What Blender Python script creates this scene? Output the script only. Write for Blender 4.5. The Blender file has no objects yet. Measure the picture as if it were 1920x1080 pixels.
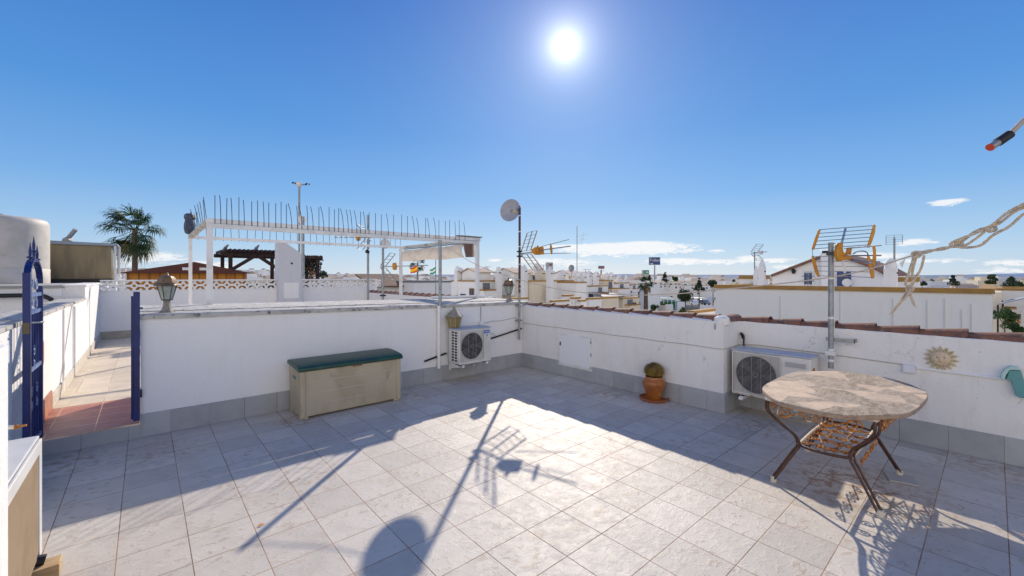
import bpy, math, random
from mathutils import Vector, Matrix, noise
R = random.Random(7)
PI = math.pi
sc = bpy.context.scene
col = sc.collection

# ------------------------------------------------------------------ camera geometry (surveyed from the photograph)
F, HY, YAW = 788.8, 518.0, 0.7172
CAM = (-5.245, -5.742, 1.65)
def ray(u, v):
    a = (u - 960) / F
    return Vector((math.sin(YAW) + a * math.cos(YAW), math.cos(YAW) - a * math.sin(YAW), -(v - HY) / F))
def at(u, v, d): return Vector(CAM) + ray(u, v) * d
def onX(u, v, x): return at(u, v, (x - CAM[0]) / ray(u, v)[0])
def onY(u, v, y): return at(u, v, (y - CAM[1]) / ray(u, v)[1])
def onZ(u, v, z=0.0): return at(u, v, (z - CAM[2]) / ray(u, v)[2])
SUN = ray(1060, 85).normalized()

# ------------------------------------------------------------------ materials
MATS = {}
def nodes(name):
    m = bpy.data.materials.new(name); m.use_nodes = True
    nt = m.node_tree; b = nt.nodes['Principled BSDF']
    return m, nt, b
class NT:
    """small helper around a node tree"""
    def __init__(s, nt): s.nt = nt
    def n(s, t, **kw):
        x = s.nt.nodes.new(t)
        for k, v in kw.items(): setattr(x, k, v)
        return x
    def put(s, sock, v):
        if hasattr(v, 'is_linked') or isinstance(v, bpy.types.NodeSocket): s.nt.links.new(v, sock)
        elif isinstance(v, (tuple, list)) and len(v) == 3 and sock.type == 'RGBA': sock.default_value = (*v, 1)
        else: sock.default_value = v
    def math(s, op, a, b=None, c=None, clamp=False):
        x = s.n('ShaderNodeMath', operation=op); x.use_clamp = clamp
        s.put(x.inputs[0], a)
        if b is not None: s.put(x.inputs[1], b)
        if c is not None: s.put(x.inputs[2], c)
        return x.outputs[0]
    def mix(s, f, a, b, blend='MIX'):
        x = s.n('ShaderNodeMix', data_type='RGBA', blend_type=blend)
        s.put(x.inputs[0], f); s.put(x.inputs[6], a); s.put(x.inputs[7], b)
        return x.outputs[2]
    def noise(s, vec, scale, detail=4, rough=.55, dist=0):
        x = s.n('ShaderNodeTexNoise'); s.put(x.inputs['Vector'], vec)
        x.inputs['Scale'].default_value = scale; x.inputs['Detail'].default_value = detail
        x.inputs['Roughness'].default_value = rough; x.inputs['Distortion'].default_value = dist
        return x.outputs[0]
    def step(s, v, lo, hi):
        x = s.n('ShaderNodeMapRange', interpolation_type='SMOOTHSTEP')
        s.put(x.inputs[0], v); x.inputs[1].default_value = lo; x.inputs[2].default_value = hi
        return x.outputs[0]
    def scale(s, vec, xyz):
        x = s.n('ShaderNodeVectorMath', operation='MULTIPLY'); s.put(x.inputs[0], vec); x.inputs[1].default_value = xyz
        return x.outputs[0]
    def pos(s): return s.n('ShaderNodeNewGeometry').outputs['Position']
    def bump(s, h, strength, dist=.01):
        x = s.n('ShaderNodeBump'); s.put(x.inputs['Height'], h)
        x.inputs['Strength'].default_value = strength; x.inputs['Distance'].default_value = dist
        return x.outputs[0]

def mat(name, c, c2=None, ns=6, lo=.42, hi=.66, rough=.6, metal=0, dirt=None, ds=9, dlo=.55, dhi=.7, bump=0, bs=60, bd=.004, stretch=(1, 1, 1), spec=.5, trans=0):
    if name in MATS: return MATS[name]
    m, nt, b = nodes(name); t = NT(nt)
    p = t.scale(t.pos(), stretch)
    colr = c
    if c2: colr = t.mix(t.step(t.noise(p, ns), lo, hi), c, c2)
    if dirt: colr = t.mix(t.step(t.noise(p, ds, 6, .65), dlo, dhi), colr, dirt)
    t.put(b.inputs['Base Color'], colr)
    b.inputs['Roughness'].default_value = rough; b.inputs['Metallic'].default_value = metal
    b.inputs['Specular IOR Level'].default_value = spec
    if bump: t.put(b.inputs['Normal'], t.bump(t.noise(t.pos(), bs, 5, .6), bump, bd))
    if trans:
        tr = t.n('ShaderNodeBsdfTranslucent'); t.put(tr.inputs[0], colr)
        mx = t.n('ShaderNodeMixShader'); mx.inputs[0].default_value = trans
        nt.links.new(b.outputs[0], mx.inputs[1]); nt.links.new(tr.outputs[0], mx.inputs[2])
        nt.links.new(mx.outputs[0], nt.nodes['Material Output'].inputs[0])
    MATS[name] = m
    return m

def plaster(name, c=(.80, .79, .77), dirt=(.60, .55, .48), amt=.35, cracks=.0, bump=.35, pits=True):
    m, nt, b = nodes(name); t = NT(nt); p = t.pos()
    big = t.step(t.noise(p, 1.3, 5, .6), .40, .72)
    streak = t.step(t.noise(t.scale(p, (5, 5, .7)), 1.6, 6, .65), .50, .78)
    f = t.math('MULTIPLY', t.math('ADD', t.math('MULTIPLY', big, .45), t.math('MULTIPLY', streak, .75)), amt, clamp=True)
    cl = t.mix(f, c, dirt)
    drip = t.math('MULTIPLY', t.step(t.noise(t.scale(p, (22, 22, .55)), 1.0, 5, .6), .56, .74), t.step(t.noise(p, .9, 3), .40, .62))
    cl = t.mix(t.math('MULTIPLY', drip, amt*(.4 if cracks else .8), clamp=True), cl, tuple(x*.8 for x in dirt))
    if cracks:
        wob = t.n('ShaderNodeVectorMath', operation='ADD'); t.put(wob.inputs[0], p)
        nn = t.n('ShaderNodeTexNoise'); nn.inputs['Scale'].default_value = 5; nn.inputs['Detail'].default_value = 5; t.put(nn.inputs['Vector'], p)
        sm = t.scale(nn.outputs['Color'], (.32, .32, .32)); t.put(wob.inputs[1], sm)
        vo = t.n('ShaderNodeTexVoronoi', feature='DISTANCE_TO_EDGE'); vo.inputs['Scale'].default_value = 1.5; t.put(vo.inputs['Vector'], wob.outputs[0])
        line = t.math('SUBTRACT', 1, t.step(vo.outputs['Distance'], .001, .0055))
        gate = t.step(t.noise(p, 1.1, 2), .52, .6)
        ck = t.math('MULTIPLY', t.math('MULTIPLY', line, gate), cracks)
        cl = t.mix(ck, cl, (.22, .20, .18))
        sp = t.math('MULTIPLY', t.step(t.noise(p, 14, 2, .5), .735, .76), .55)
        cl = t.mix(sp, cl, (.33, .31, .29))
    t.put(b.inputs['Base Color'], cl); b.inputs['Roughness'].default_value = .85; b.inputs['Specular IOR Level'].default_value = .2
    h = t.math('ADD', t.math('MULTIPLY', t.noise(p, 55, 6, .6), .5), t.math('MULTIPLY', t.noise(p, 9, 4, .6), 1.2))
    t.put(b.inputs['Normal'], t.bump(h, bump, .02))
    return m

def tiles(name, t1, t2, ox, oy, base, base2, grout, patch, plane='xy', gw=.0032, rough=.42, bump=.35, patch_lo=.60, stain=.35, spec=.5, spots=()):
    m, nt, b = nodes(name); t = NT(nt); p = t.pos()
    s = t.n('ShaderNodeSeparateXYZ'); t.put(s.inputs[0], p)
    a = s.outputs['X' if plane[0] == 'x' else 'Y']; c = s.outputs['Y' if plane[1] == 'y' else 'Z']
    def axis(v, o, w):
        q = t.math('DIVIDE', t.math('SUBTRACT', v, o), w)
        fl = t.math('FLOOR', q); fr = t.math('SUBTRACT', q, fl)
        return fl, t.math('MULTIPLY', t.math('MINIMUM', fr, t.math('SUBTRACT', 1, fr)), w)
    fa, da = axis(a, ox, t1); fc, dc = axis(c, oy, t2)
    d = t.math('MINIMUM', da, dc)
    wob = t.math('MULTIPLY', t.math('SUBTRACT', t.noise(p, 30, 3), .5), .003)
    dd = t.math('ADD', d, wob)
    gm = t.math('SUBTRACT', 1, t.step(dd, gw * .7, gw * 1.5))
    cb = t.n('ShaderNodeCombineXYZ'); t.put(cb.inputs[0], fa); t.put(cb.inputs[1], fc)
    wn = t.n('ShaderNodeTexWhiteNoise', noise_dimensions='3D'); t.put(wn.inputs['Vector'], cb.outputs[0])
    # each tile shifts the relief pattern by its own random offset
    off = t.scale(wn.outputs['Color'], (7, 7, 7))
    ad = t.n('ShaderNodeVectorMath', operation='ADD'); t.put(ad.inputs[0], p); t.put(ad.inputs[1], off)
    rel = t.noise(t.scale(ad.outputs[0], (1, 1.25, 1)), 17, 6, .62, .6)
    cl = t.mix(t.step(t.noise(ad.outputs[0], 5, 4), .35, .7), base, base2)
    vr = t.math('MULTIPLY_ADD', wn.outputs['Value'], .20, .90)
    mm = t.n('ShaderNodeVectorMath', operation='SCALE'); t.put(mm.inputs[0], cl); t.put(mm.inputs[3], vr); cl = mm.outputs[0]
    pt = t.math('MULTIPLY', t.step(rel, patch_lo, patch_lo + .045), t.step(t.noise(p, 1.7, 3), .38, .62))
    cl = t.mix(t.math('MULTIPLY', pt, .7), cl, patch)
    st = t.math('MULTIPLY', t.step(t.noise(p, 2.3, 6, .7), .54, .78), stain)
    cl = t.mix(st, cl, patch)
    for (qx, qy, qr, qs) in spots:
        dx = t.math('SUBTRACT', a, qx); dy = t.math('SUBTRACT', c, qy); dd2 = t.math('SQRT', t.math('MULTIPLY_ADD', dx, dx, t.math('MULTIPLY', dy, dy)))
        f_ = t.math('SUBTRACT', 1, t.step(dd2, qr*.2, qr)); sp_ = t.math('MULTIPLY', t.math('MULTIPLY', f_, t.step(t.noise(p, 11, 6, .7), .46, .60)), qs)
        cl = t.mix(sp_, cl, (.30, .17, .09))
    gcol = t.mix(t.step(t.noise(p, 1.9, 3), .4, .6), grout, tuple(x * 1.9 for x in grout))
    cl = t.mix(gm, cl, gcol)
    t.put(b.inputs['Base Color'], cl)
    rg = t.math('MULTIPLY_ADD', t.noise(p, 9, 4), .25, rough - .1)
    t.put(b.inputs['Roughness'], t.math('MAXIMUM', rg, t.math('MULTIPLY', gm, .9)))
    b.inputs['Specular IOR Level'].default_value = spec
    h = t.math('SUBTRACT', t.math('MULTIPLY', t.step(rel, .44, .66), 1.0), t.math('MULTIPLY', gm, 1.3))
    t.put(b.inputs['Normal'], t.bump(h, bump, .006))
    return m

WHITE = plaster('white_plaster', (.83, .825, .82), (.66, .61, .55), .22)
WHITE_OLD = plaster('old_white_plaster', (.81, .80, .785), (.60, .54, .47), .38, cracks=.34, bump=.45)
COPING = mat('weathered_coping', (.52, .50, .46), (.40, .385, .36), 7, dirt=(.12, .115, .11), ds=16, dlo=.53, dhi=.68, rough=.9, bump=.6, bs=40)
FLOOR = tiles('terrace_tiles', .3334, .3425, -3.0388, -3.7447, (.575, .525, .455), (.52, .475, .41), (.21, .135, .09), (.40, .29, .20), gw=.0025, rough=.56, stain=.36, patch_lo=.57, spec=.35, bump=.24, spots=((-1.05,-5.0,.75,.8),(-.33,-2.15,.45,.55),(-3.98,-.52,.28,.9),(-5.75,-.35,.5,.6),(-5.2,-.6,.5,.4),(-.2,-4.1,.5,.5),(.3,-5.7,.5,.5),(-2.5,-.5,.3,.5)))
SKX = tiles('skirting_tile_x', .3334, 9, -3.0388, -3, (.40, .41, .425), (.345, .355, .37), (.17, .155, .14), (.36, .34, .31), 'xz', .0022, .5, .25, .8, .2)
SKY_ = tiles('skirting_tile_y', .3425, 9, -3.7447, -3, (.40, .41, .425), (.345, .355, .37), (.17, .155, .14), (.36, .34, .31), 'yz', .0022, .5, .25, .8, .2)
REDT = tiles('red_step_tiles', .3334, .30, -5.62, 0, (.46, .17, .11), (.38, .135, .10), (.58, .42, .28), (.20, .07, .06), gw=.004, bump=.2, stain=.3)
CREAMT = tiles('cream_tiles', .30, .60, -5.62, 1.25, (.70, .60, .46), (.62, .52, .39), (.44, .35, .25), (.42, .34, .25), gw=.003, bump=.25, stain=.4)
CREAMSK = mat('cream_skirting', (.55, .50, .43), (.46, .41, .35), 6, rough=.6)
REDSK = mat('red_skirting', (.42, .17, .10), (.34, .13, .08), 6, rough=.5)
TERRA = mat('clay_roof_tile', (.23, .105, .065), (.115, .065, .055), 7, dirt=(.34, .22, .15), ds=22, rough=.8, bump=.5, bs=50)
ROOFT = mat('faded_roof_tile', (.52, .40, .31), (.38, .29, .23), 3, rough=.9, bump=.4, bs=14, bd=.05)
OCHRE = mat('ochre_paint', (.40, .225, .06), (.32, .18, .055), 3, rough=.8)
HWHITE = plaster('house_white', (.83, .825, .81), (.64, .61, .57), .20, bump=.1)
HWHITE2 = plaster('house_bright_white', (.87, .87, .86), (.62, .60, .58), .22, bump=.1)
HCREAM = plaster('house_cream', (.72, .64, .50), (.50, .44, .36), .3, bump=.1)
HGREY = plaster('house_grey', (.62, .63, .66), (.48, .48, .50), .3, bump=.1)
BLUE = mat('blue_gate_paint', (.004, .019, .14), (.003, .013, .10), 9, rough=.4, dirt=(.06, .04, .06), ds=30, dlo=.64, dhi=.72)
BLUEW = mat('blue_window_paint', (.025, .08, .27), rough=.5)
PANE = mat('dark_window_glass', (.05, .07, .115), rough=.08, spec=.8)
WMETAL = mat('white_painted_metal', (.80, .80, .79), (.68, .67, .65), 5, rough=.4)
GALV = mat('galvanised_steel', (.34, .36, .38), (.25, .27, .29), 14, rough=.45, metal=.6)
ALU = mat('aluminium_rod', (.30, .31, .33), rough=.55, metal=.15)
MAROON = mat('maroon_mast_paint', (.055, .018, .035), (.09, .05, .06), 14, rough=.5)
BLACK = mat('black_rubber', (.012, .012, .014), rough=.6)
DARK = mat('dark_recess', (.012, .011, .012), rough=.8)
ORANGE = mat('orange_antenna_plastic', (.62, .27, .012), (.50, .19, .01), 8, rough=.45)
TAPE = mat('white_tape', (.75, .74, .72), rough=.6)
SPIKE = mat('dark_spike_wire', (.05, .06, .09), rough=.5, metal=.3)
ACW = mat('aircon_casing', (.68, .67, .64), (.60, .59, .56), 4, rough=.45, dirt=(.42, .37, .30), ds=14, dlo=.62, dhi=.8)
ACTOP = mat('aircon_lid', (.42, .46, .54), (.36, .40, .47), 6, rough=.45)
ACTAN = mat('aircon_louvre_tan', (.52, .40, .27), (.46, .34, .22), 4, rough=.6)
GRILLE = mat('grille_wire', (.40, .39, .37), rough=.5)
TAN = mat('storage_box_plastic', (.47, .40, .28), (.40, .335, .225), 4, stretch=(1, 1, .5), rough=.5, dirt=(.27, .22, .16), ds=7, dlo=.58, dhi=.78, bump=.05, bs=80)
GREEN = mat('green_lid_plastic', (.010, .066, .040), (.012, .048, .034), 5, rough=.4, dirt=(.05, .10, .10), ds=12, dlo=.55, dhi=.75)
POTC = mat('glazed_clay', (.37, .125, .024), (.28, .085, .018), 9, rough=.3, dirt=(.48, .26, .10), ds=6, dlo=.55, dhi=.7)
SAUC = mat('clay_saucer', (.42, .13, .045), (.30, .08, .03), 9, rough=.7)
SOIL = mat('dark_soil', (.03, .022, .018), rough=.9)
CACT = mat('cactus_flesh', (.17, .115, .016), (.09, .05, .01), 12, rough=.7)
SPINE = mat('cactus_spine', (.36, .24, .03), (.17, .065, .015), 5, rough=.6)
RUST = mat('rusty_iron', (.50, .19, .03), (.24, .08, .018), 26, lo=.45, hi=.6, rough=.85, dirt=(.70, .62, .50), ds=30, dlo=.56, dhi=.62)
IRON = mat('brown_iron_leg', (.06, .026, .018), (.10, .04, .02), 18, rough=.5, dirt=(.22, .09, .025), ds=24, dlo=.62, dhi=.7)
CREAMP = mat('flaking_cream_paint', (.66, .60, .50), (.60, .53, .42), 9, rough=.7, dirt=(.30, .11, .02), ds=22, dlo=.56, dhi=.64)
CLAYC = mat('cream_ceramic', (.74, .66, .48), (.64, .54, .37), 8, rough=.6, bump=.3, bs=40)
CLAYF = mat('tan_ceramic', (.62, .47, .32), (.68, .55, .36), 8, rough=.6)
TEAL = mat('teal_plastic', (.10, .30, .31), (.16, .30, .28), 6, rough=.4)
TEALP = mat('pale_teal_plastic', (.42, .62, .60), rough=.4)
ROPE = mat('cotton_rope', (.58, .50, .40), (.42, .35, .27), 60, rough=.95, bump=.8, bs=260, bd=.004)
WOOD = mat('pale_wood', (.52, .36, .19), (.40, .26, .13), 8, stretch=(1, 6, 6), rough=.8)
DWOOD = mat('dark_timber', (.035, .018, .016), (.06, .028, .02), 8, rough=.8)
RWOOD = mat('reddish_roof', (.115, .035, .02), (.09, .028, .02), 3, rough=.8)
OWOOD = mat('orange_boards', (.46, .19, .02), (.36, .13, .015), 5, stretch=(1, 1, .2), rough=.7)
BRASS = mat('aged_brass', (.19, .115, .06), (.115, .09, .07), 30, rough=.5, metal=.3)
STONEG = mat('grey_lantern_stone', (.30, .27, .23), (.20, .18, .16), 30, rough=.8, bump=.4, bs=90)
LGLASS = mat('lantern_glass', (.58, .64, .60), (.46, .52, .48), 20, rough=.15, trans=.5)
OLIVE = mat('olive_lantern', (.22, .19, .10), (.17, .145, .075), 20, rough=.6)
OLIVEG = mat('amber_glass', (.24, .20, .10), rough=.2)
CANVAS = mat('cream_canvas', (.60, .54, .47), (.52, .46, .40), 6, rough=.9, trans=.35)
STRIPE = mat('brown_stripe_canvas', (.30, .22, .19), rough=.9, trans=.3)
TANKM = mat('tank_white', (.55, .51, .46), (.47, .44, .39), 3, rough=.6, dirt=(.40, .37, .35), ds=6, dlo=.6, dhi=.8)
PANELM = mat('tan_sheet_metal', (.21, .17, .105), (.15, .12, .075), 2, stretch=(3, 3, .5), rough=.4, metal=.3, dirt=(.30, .18, .05), ds=3, dlo=.6, dhi=.8)
PCAP = mat('blue_grey_sheet', (.22, .27, .34), rough=.4, metal=.3)
OWLM = mat('owl_plastic', (.035, .05, .085), (.09, .11, .14), 30, rough=.5)
FROND = mat('palm_frond', (.045, .095, .028), (.022, .055, .022), 2.2, rough=.6, trans=.25)
FRONDD = mat('dry_palm_frond', (.26, .17, .08), (.20, .12, .06), 3, rough=.9)
TRUNK = mat('palm_trunk', (.15, .095, .065), (.09, .06, .045), 5, rough=.95, bump=.8, bs=12, bd=.05)
LEAFD = mat('dark_leaf', (.035, .062, .026), (.065, .10, .038), 1.3, rough=.8, trans=.15)
LEAFG = mat('green_leaf', (.06, .12, .03), (.035, .08, .025), 1.6, rough=.7, trans=.2)
LEAFY = mat('yellow_green_leaf', (.16, .16, .03), (.10, .13, .03), 1.6, rough=.7, trans=.2)
REDF = mat('flag_red', (.55, .02, .015), rough=.8, trans=.4)
YELF = mat('flag_yellow', (.75, .42, .01), rough=.8, trans=.4)
GREF = mat('flag_green', (.0, .28, .15), rough=.8, trans=.4)
WHIF = mat('flag_white', (.7, .7, .68), rough=.8, trans=.4)
SIGNB = mat('navy_sign', (.022, .055, .19), rough=.5)
SIGNT = mat('green_sign', (.01, .22, .19), rough=.5)
SIGNR = mat('dull_red_sign', (.30, .07, .10), rough=.5)
SIGNG = mat('grey_sign', (.13, .13, .18), rough=.5)
LABELB = mat('blue_sticker', (.01, .12, .50), rough=.4)
GSHADE = mat('green_netting', (.01, .13, .05), (.02, .2, .1), 4, rough=.8)
GROUNDM = mat('town_ground', (.34, .31, .27), (.22, .21, .19), .03, rough=.95, dirt=(.10, .12, .07), ds=.011, dlo=.52, dhi=.62)
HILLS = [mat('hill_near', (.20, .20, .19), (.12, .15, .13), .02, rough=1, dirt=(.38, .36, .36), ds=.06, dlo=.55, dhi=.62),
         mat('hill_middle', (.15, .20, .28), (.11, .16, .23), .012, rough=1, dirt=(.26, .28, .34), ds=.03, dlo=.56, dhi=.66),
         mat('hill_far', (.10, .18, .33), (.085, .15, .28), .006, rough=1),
         mat('hill_farthest', (.12, .21, .38), (.10, .19, .35), .003, rough=1)]  # bluer with distance: aerial haze is put into these base colours
CONC = mat('grey_concrete', (.42, .41, .40), (.34, .33, .32), 3, rough=.9)
CARM = [mat('car_white', (.7, .7, .7), rough=.2), mat('car_grey', (.2, .21, .23), rough=.2)]

def stone_top():
    m, nt, b = nodes('stone_mosaic'); t = NT(nt); p = t.pos()
    nn = t.n('ShaderNodeTexNoise'); nn.inputs['Scale'].default_value = 3; t.put(nn.inputs['Vector'], p)
    ad = t.n('ShaderNodeVectorMath', operation='ADD'); t.put(ad.inputs[0], p); t.put(ad.inputs[1], t.scale(nn.outputs['Color'], (.18, .18, 0)))
    q = t.scale(ad.outputs[0], (1, 1.25, .01))
    v = t.n('ShaderNodeTexVoronoi'); v.inputs['Scale'].default_value = 4.6; t.put(v.inputs['Vector'], q)
    e = t.n('ShaderNodeTexVoronoi', feature='DISTANCE_TO_EDGE'); e.inputs['Scale'].default_value = 4.6; t.put(e.inputs['Vector'], q)
    s = t.n('ShaderNodeSeparateColor'); t.put(s.inputs[0], v.outputs['Color'])
    sel = t.step(s.outputs[0], .42, .5)
    pink = t.mix(t.step(t.noise(p, 9, 6, .7), .4, .62), (.67, .50, .345), (.52, .385, .265))
    grey = t.mix(t.step(t.noise(t.scale(p, (1, 2.4, 1)), 13, 7, .75), .42, .58), (.22, .17, .115), (.42, .325, .225))
    cl = t.mix(sel, grey, pink); cl = t.mix(t.math('MULTIPLY', t.step(s.outputs[1], .55, .62), .35), cl, (.40, .33, .26)); cl = t.mix(t.math('MULTIPLY', t.step(t.noise(t.scale(p, (1.6, 3, 1)), 26, 8, .8), .52, .58), .38), cl, (.52, .41, .31))
    cl = t.mix(t.math('MULTIPLY', t.math('SUBTRACT', 1, t.step(e.outputs['Distance'], .008, .028)), .6), cl, (.44, .35, .27))
    cl = t.mix(t.math('MULTIPLY', t.step(t.noise(p, 38, 5, .7), .55, .68), .4), cl, (.18, .16, .14))
    t.put(b.inputs['Base Color'], cl); b.inputs['Roughness'].default_value = .85
    t.put(b.inputs['Normal'], t.bump(t.noise(p, 45, 6, .65), .8, .008))
    return m
STONE = stone_top()

# ------------------------------------------------------------------ mesh builder
ORG = {}
class MB:
    def __init__(s): s.v = []; s.f = []; s.m = []
    def add(s, vs, fs, mi=0):
        o = len(s.v); s.v += [Vector(p) for p in vs]; s.f += [tuple(i + o for i in f) for f in fs]; s.m += [mi] * len(fs); return s
    def box(s, a, b, mi=0):
        x0, y0, z0 = a; x1, y1, z1 = b
        if x0 > x1: x0, x1 = x1, x0
        if y0 > y1: y0, y1 = y1, y0
        if z0 > z1: z0, z1 = z1, z0
        return s.add([(x0,y0,z0),(x1,y0,z0),(x1,y1,z0),(x0,y1,z0),(x0,y0,z1),(x1,y0,z1),(x1,y1,z1),(x0,y1,z1)],
                     [(0,3,2,1),(4,5,6,7),(0,1,5,4),(1,2,6,5),(2,3,7,6),(3,0,4,7)], mi)
    def hexa(s, bot, top, mi=0):
        return s.add(list(bot) + list(top), [(0,3,2,1),(4,5,6,7),(0,1,5,4),(1,2,6,5),(2,3,7,6),(3,0,4,7)], mi)
    def obox(s, c, ax, ay, az, mi=0):
        c = Vector(c); ax = Vector(ax); ay = Vector(ay); az = Vector(az)
        return s.hexa([c-ax-ay-az, c+ax-ay-az, c+ax+ay-az, c-ax+ay-az], [c-ax-ay+az, c+ax-ay+az, c+ax+ay+az, c-ax+ay+az], mi)
    def prism(s, poly, d, mi=0):
        """closed planar polygon (3-D points) extruded by vector d"""
        n = len(poly); d = Vector(d); P = [Vector(p) for p in poly]
        fs = [tuple(range(n - 1, -1, -1)), tuple(range(n, 2 * n))] + [(i, (i + 1) % n, n + (i + 1) % n, n + i) for i in range(n)]
        return s.add(P + [p + d for p in P], fs, mi)
    def tube(s, pts, r, n=8, mi=0, cap=True):
        P = [Vector(p) for p in pts]; k = len(P)
        rr = r if isinstance(r, (list, tuple)) else [r] * k
        T = [(P[min(i + 1, k - 1)] - P[max(i - 1, 0)]).normalized() for i in range(k)]
        u = T[0].orthogonal().normalized(); vs = []
        for i in range(k):
            u = (u - T[i] * u.dot(T[i]))
            u = u.normalized() if u.length > 1e-6 else T[i].orthogonal().normalized()
            w = T[i].cross(u)
            for j in range(n):
                a = 2 * PI * j / n; vs.append(P[i] + (u * math.cos(a) + w * math.sin(a)) * rr[i])
        fs = [(i*n+j, i*n+(j+1)%n, (i+1)*n+(j+1)%n, (i+1)*n+j) for i in range(k-1) for j in range(n)]
        if cap: fs += [tuple(range(n-1, -1, -1)), tuple((k-1)*n+j for j in range(n))]
        return s.add(vs, fs, mi)
    def lathe(s, c, prof, n=24, mi=0, axis=None, a0=0, sx=1, sy=1, cap=True):
        """profile [(r, z)] turned about axis through c"""
        c = Vector(c); M = Vector(axis).normalized().to_track_quat('Z', 'Y').to_matrix() if axis is not None else Matrix.Identity(3)
        vs = [c + M @ Vector((r*math.cos(a0+2*PI*j/n)*sx, r*math.sin(a0+2*PI*j/n)*sy, z)) for r, z in prof for j in range(n)]
        k = len(prof)
        fs = [(i*n+j, i*n+(j+1)%n, (i+1)*n+(j+1)%n, (i+1)*n+j) for i in range(k-1) for j in range(n)]
        if cap: fs += [tuple(range(n-1, -1, -1)), tuple((k-1)*n+j for j in range(n))]
        return s.add(vs, fs, mi)
    def quad(s, a, b, c, d, mi=0): return s.add([a, b, c, d], [(0, 1, 2, 3)], mi)
    def build(s, name, mats, parent=None, origin=None, bevel=0, smooth=35):
        if not isinstance(mats, (list, tuple)): mats = [mats]
        if parent is not None: o = ORG[parent.name]
        elif origin is not None: o = Vector(origin)
        else:
            xs = [p[0] for p in s.v]; ys = [p[1] for p in s.v]; zs = [p[2] for p in s.v]
            o = Vector(((min(xs)+max(xs))/2, (min(ys)+max(ys))/2, min(zs)))
        me = bpy.data.meshes.new(name)
        me.from_pydata([tuple(p - o) for p in s.v], [], s.f); 
        for m in mats: me.materials.append(m)
        for i, p in enumerate(me.polygons): p.material_index = s.m[i]
        if smooth:
            me.polygons.foreach_set('use_smooth', [True] * len(me.polygons)); me.set_sharp_from_angle(angle=math.radians(smooth))
        me.update()
        ob = bpy.data.objects.new(name, me); col.objects.link(ob)
        if parent is not None: ob.parent = parent
        else: ob.location = o
        ORG[ob.name] = o
        if bevel:
            b = ob.modifiers.new('bevel', 'BEVEL'); b.width = bevel; b.segments = 2; b.limit_method = 'ANGLE'; b.angle_limit = math.radians(40)
        return ob

def thing(name, label, cat, loc, group=None):
    o = bpy.data.objects.new(name, None); col.objects.link(o); o.location = loc; o.empty_display_size = .1
    ORG[o.name] = Vector(loc); return tag(o, label, cat, group)
def tag(o, label, cat, group=None):
    o['label'] = label; o['category'] = cat
    if group: o['group'] = group
    return o
def struct(o): o['kind'] = 'structure'; return o
def dup(root, loc, label=None, rotz=0, scale=1, group=None):
    r = root.copy(); col.objects.link(r); r.location = loc; r.rotation_euler = (0, 0, rotz); r.scale = (scale,) * 3
    if label: r['label'] = label
    if group: r['group'] = group
    for ch in list(root.children):
        c = ch.copy(); col.objects.link(c); c.parent = r
        for g in list(ch.children):
            d = g.copy(); col.objects.link(d); d.parent = c
    return r
def bez(p0, p1, p2, p3, n=10):
    p0, p1, p2, p3 = map(Vector, (p0, p1, p2, p3))
    return [p0*(1-t)**3 + p1*3*t*(1-t)**2 + p2*3*t*t*(1-t) + p3*t**3 for t in [i/n for i in range(n+1)]]
def smooth_path(pts, n=6):
    P = [Vector(p) for p in pts]; P = [P[0]*2-P[1]] + P + [P[-1]*2-P[-2]]; out = []
    for i in range(1, len(P)-2):
        for k in range(n):
            t = k/n; a, b, c, d = P[i-1], P[i], P[i+1], P[i+2]
            out.append(.5*((2*b)+(c-a)*t+(2*a-5*b+4*c-d)*t*t+(3*b-a-3*c+d)*t**3))
    return out + [P[-2]]

GZ = -6.2          # street level below the roof terrace
# ================================================================== THE TERRACE
struct(MB().box((-6.05, -9.0, -.25), (.475, -.001, 0)).build('terrace_floor', FLOOR, smooth=0))
def wtop(x): return 1.256 + (x + 5.254) * (1.181 - 1.256) / 5.146

# ---- back parapet with its wide top
bw = thing('parapet_wall', 'long low white parapet behind the green lidded storage box', 'wall', (-2.64, .2, 0))
xs = [-5.28 + i * 5.53 / 12 for i in range(13)]
m = MB()
for a, b in zip(xs, xs[1:]):
    m.hexa([(a,0,0),(b,0,0),(b,1.45,0),(a,1.45,0)], [(a,0,wtop(a)-.045),(b,0,wtop(b)-.045),(b,1.45,wtop(b)-.045),(a,1.45,wtop(a)-.045)])
m.v = [p for p in m.v]
m.build('wall_body', WHITE, bw, smooth=0)
m = MB()
prof = [(-.022, -.046), (-.024, -.012), (-.012, 0), (.30, .006), (.318, -.012), (.33, -.012), (.345, .016), (1.44, .02), (1.475, .0), (1.475, -.044)]
NX = 60
for i in range(NX + 1):
    x = -5.30 + i * 5.56 / NX
    for k, (y, z) in enumerate(prof):
        j = noise.noise(Vector((x * 7, k * 1.7, 3))) * .006
        m.v.append(Vector((x, y + j, wtop(x) + z + j * .8)))
n = len(prof)
for i in range(NX):
    for k in range(n - 1): m.f.append((i*n+k, (i+1)*n+k, (i+1)*n+k+1, i*n+k+1)); m.m.append(0)
m.f.append(tuple(range(n))); m.m.append(0); m.f.append(tuple(NX*n+k for k in range(n-1, -1, -1))); m.m.append(0)
m.build('coping', COPING, bw, smooth=30)
MB().box((-5.282, -.014, .001), (-.0005, -.0005, .24)).build('skirting', SKX, bw, bevel=.003)

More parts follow.
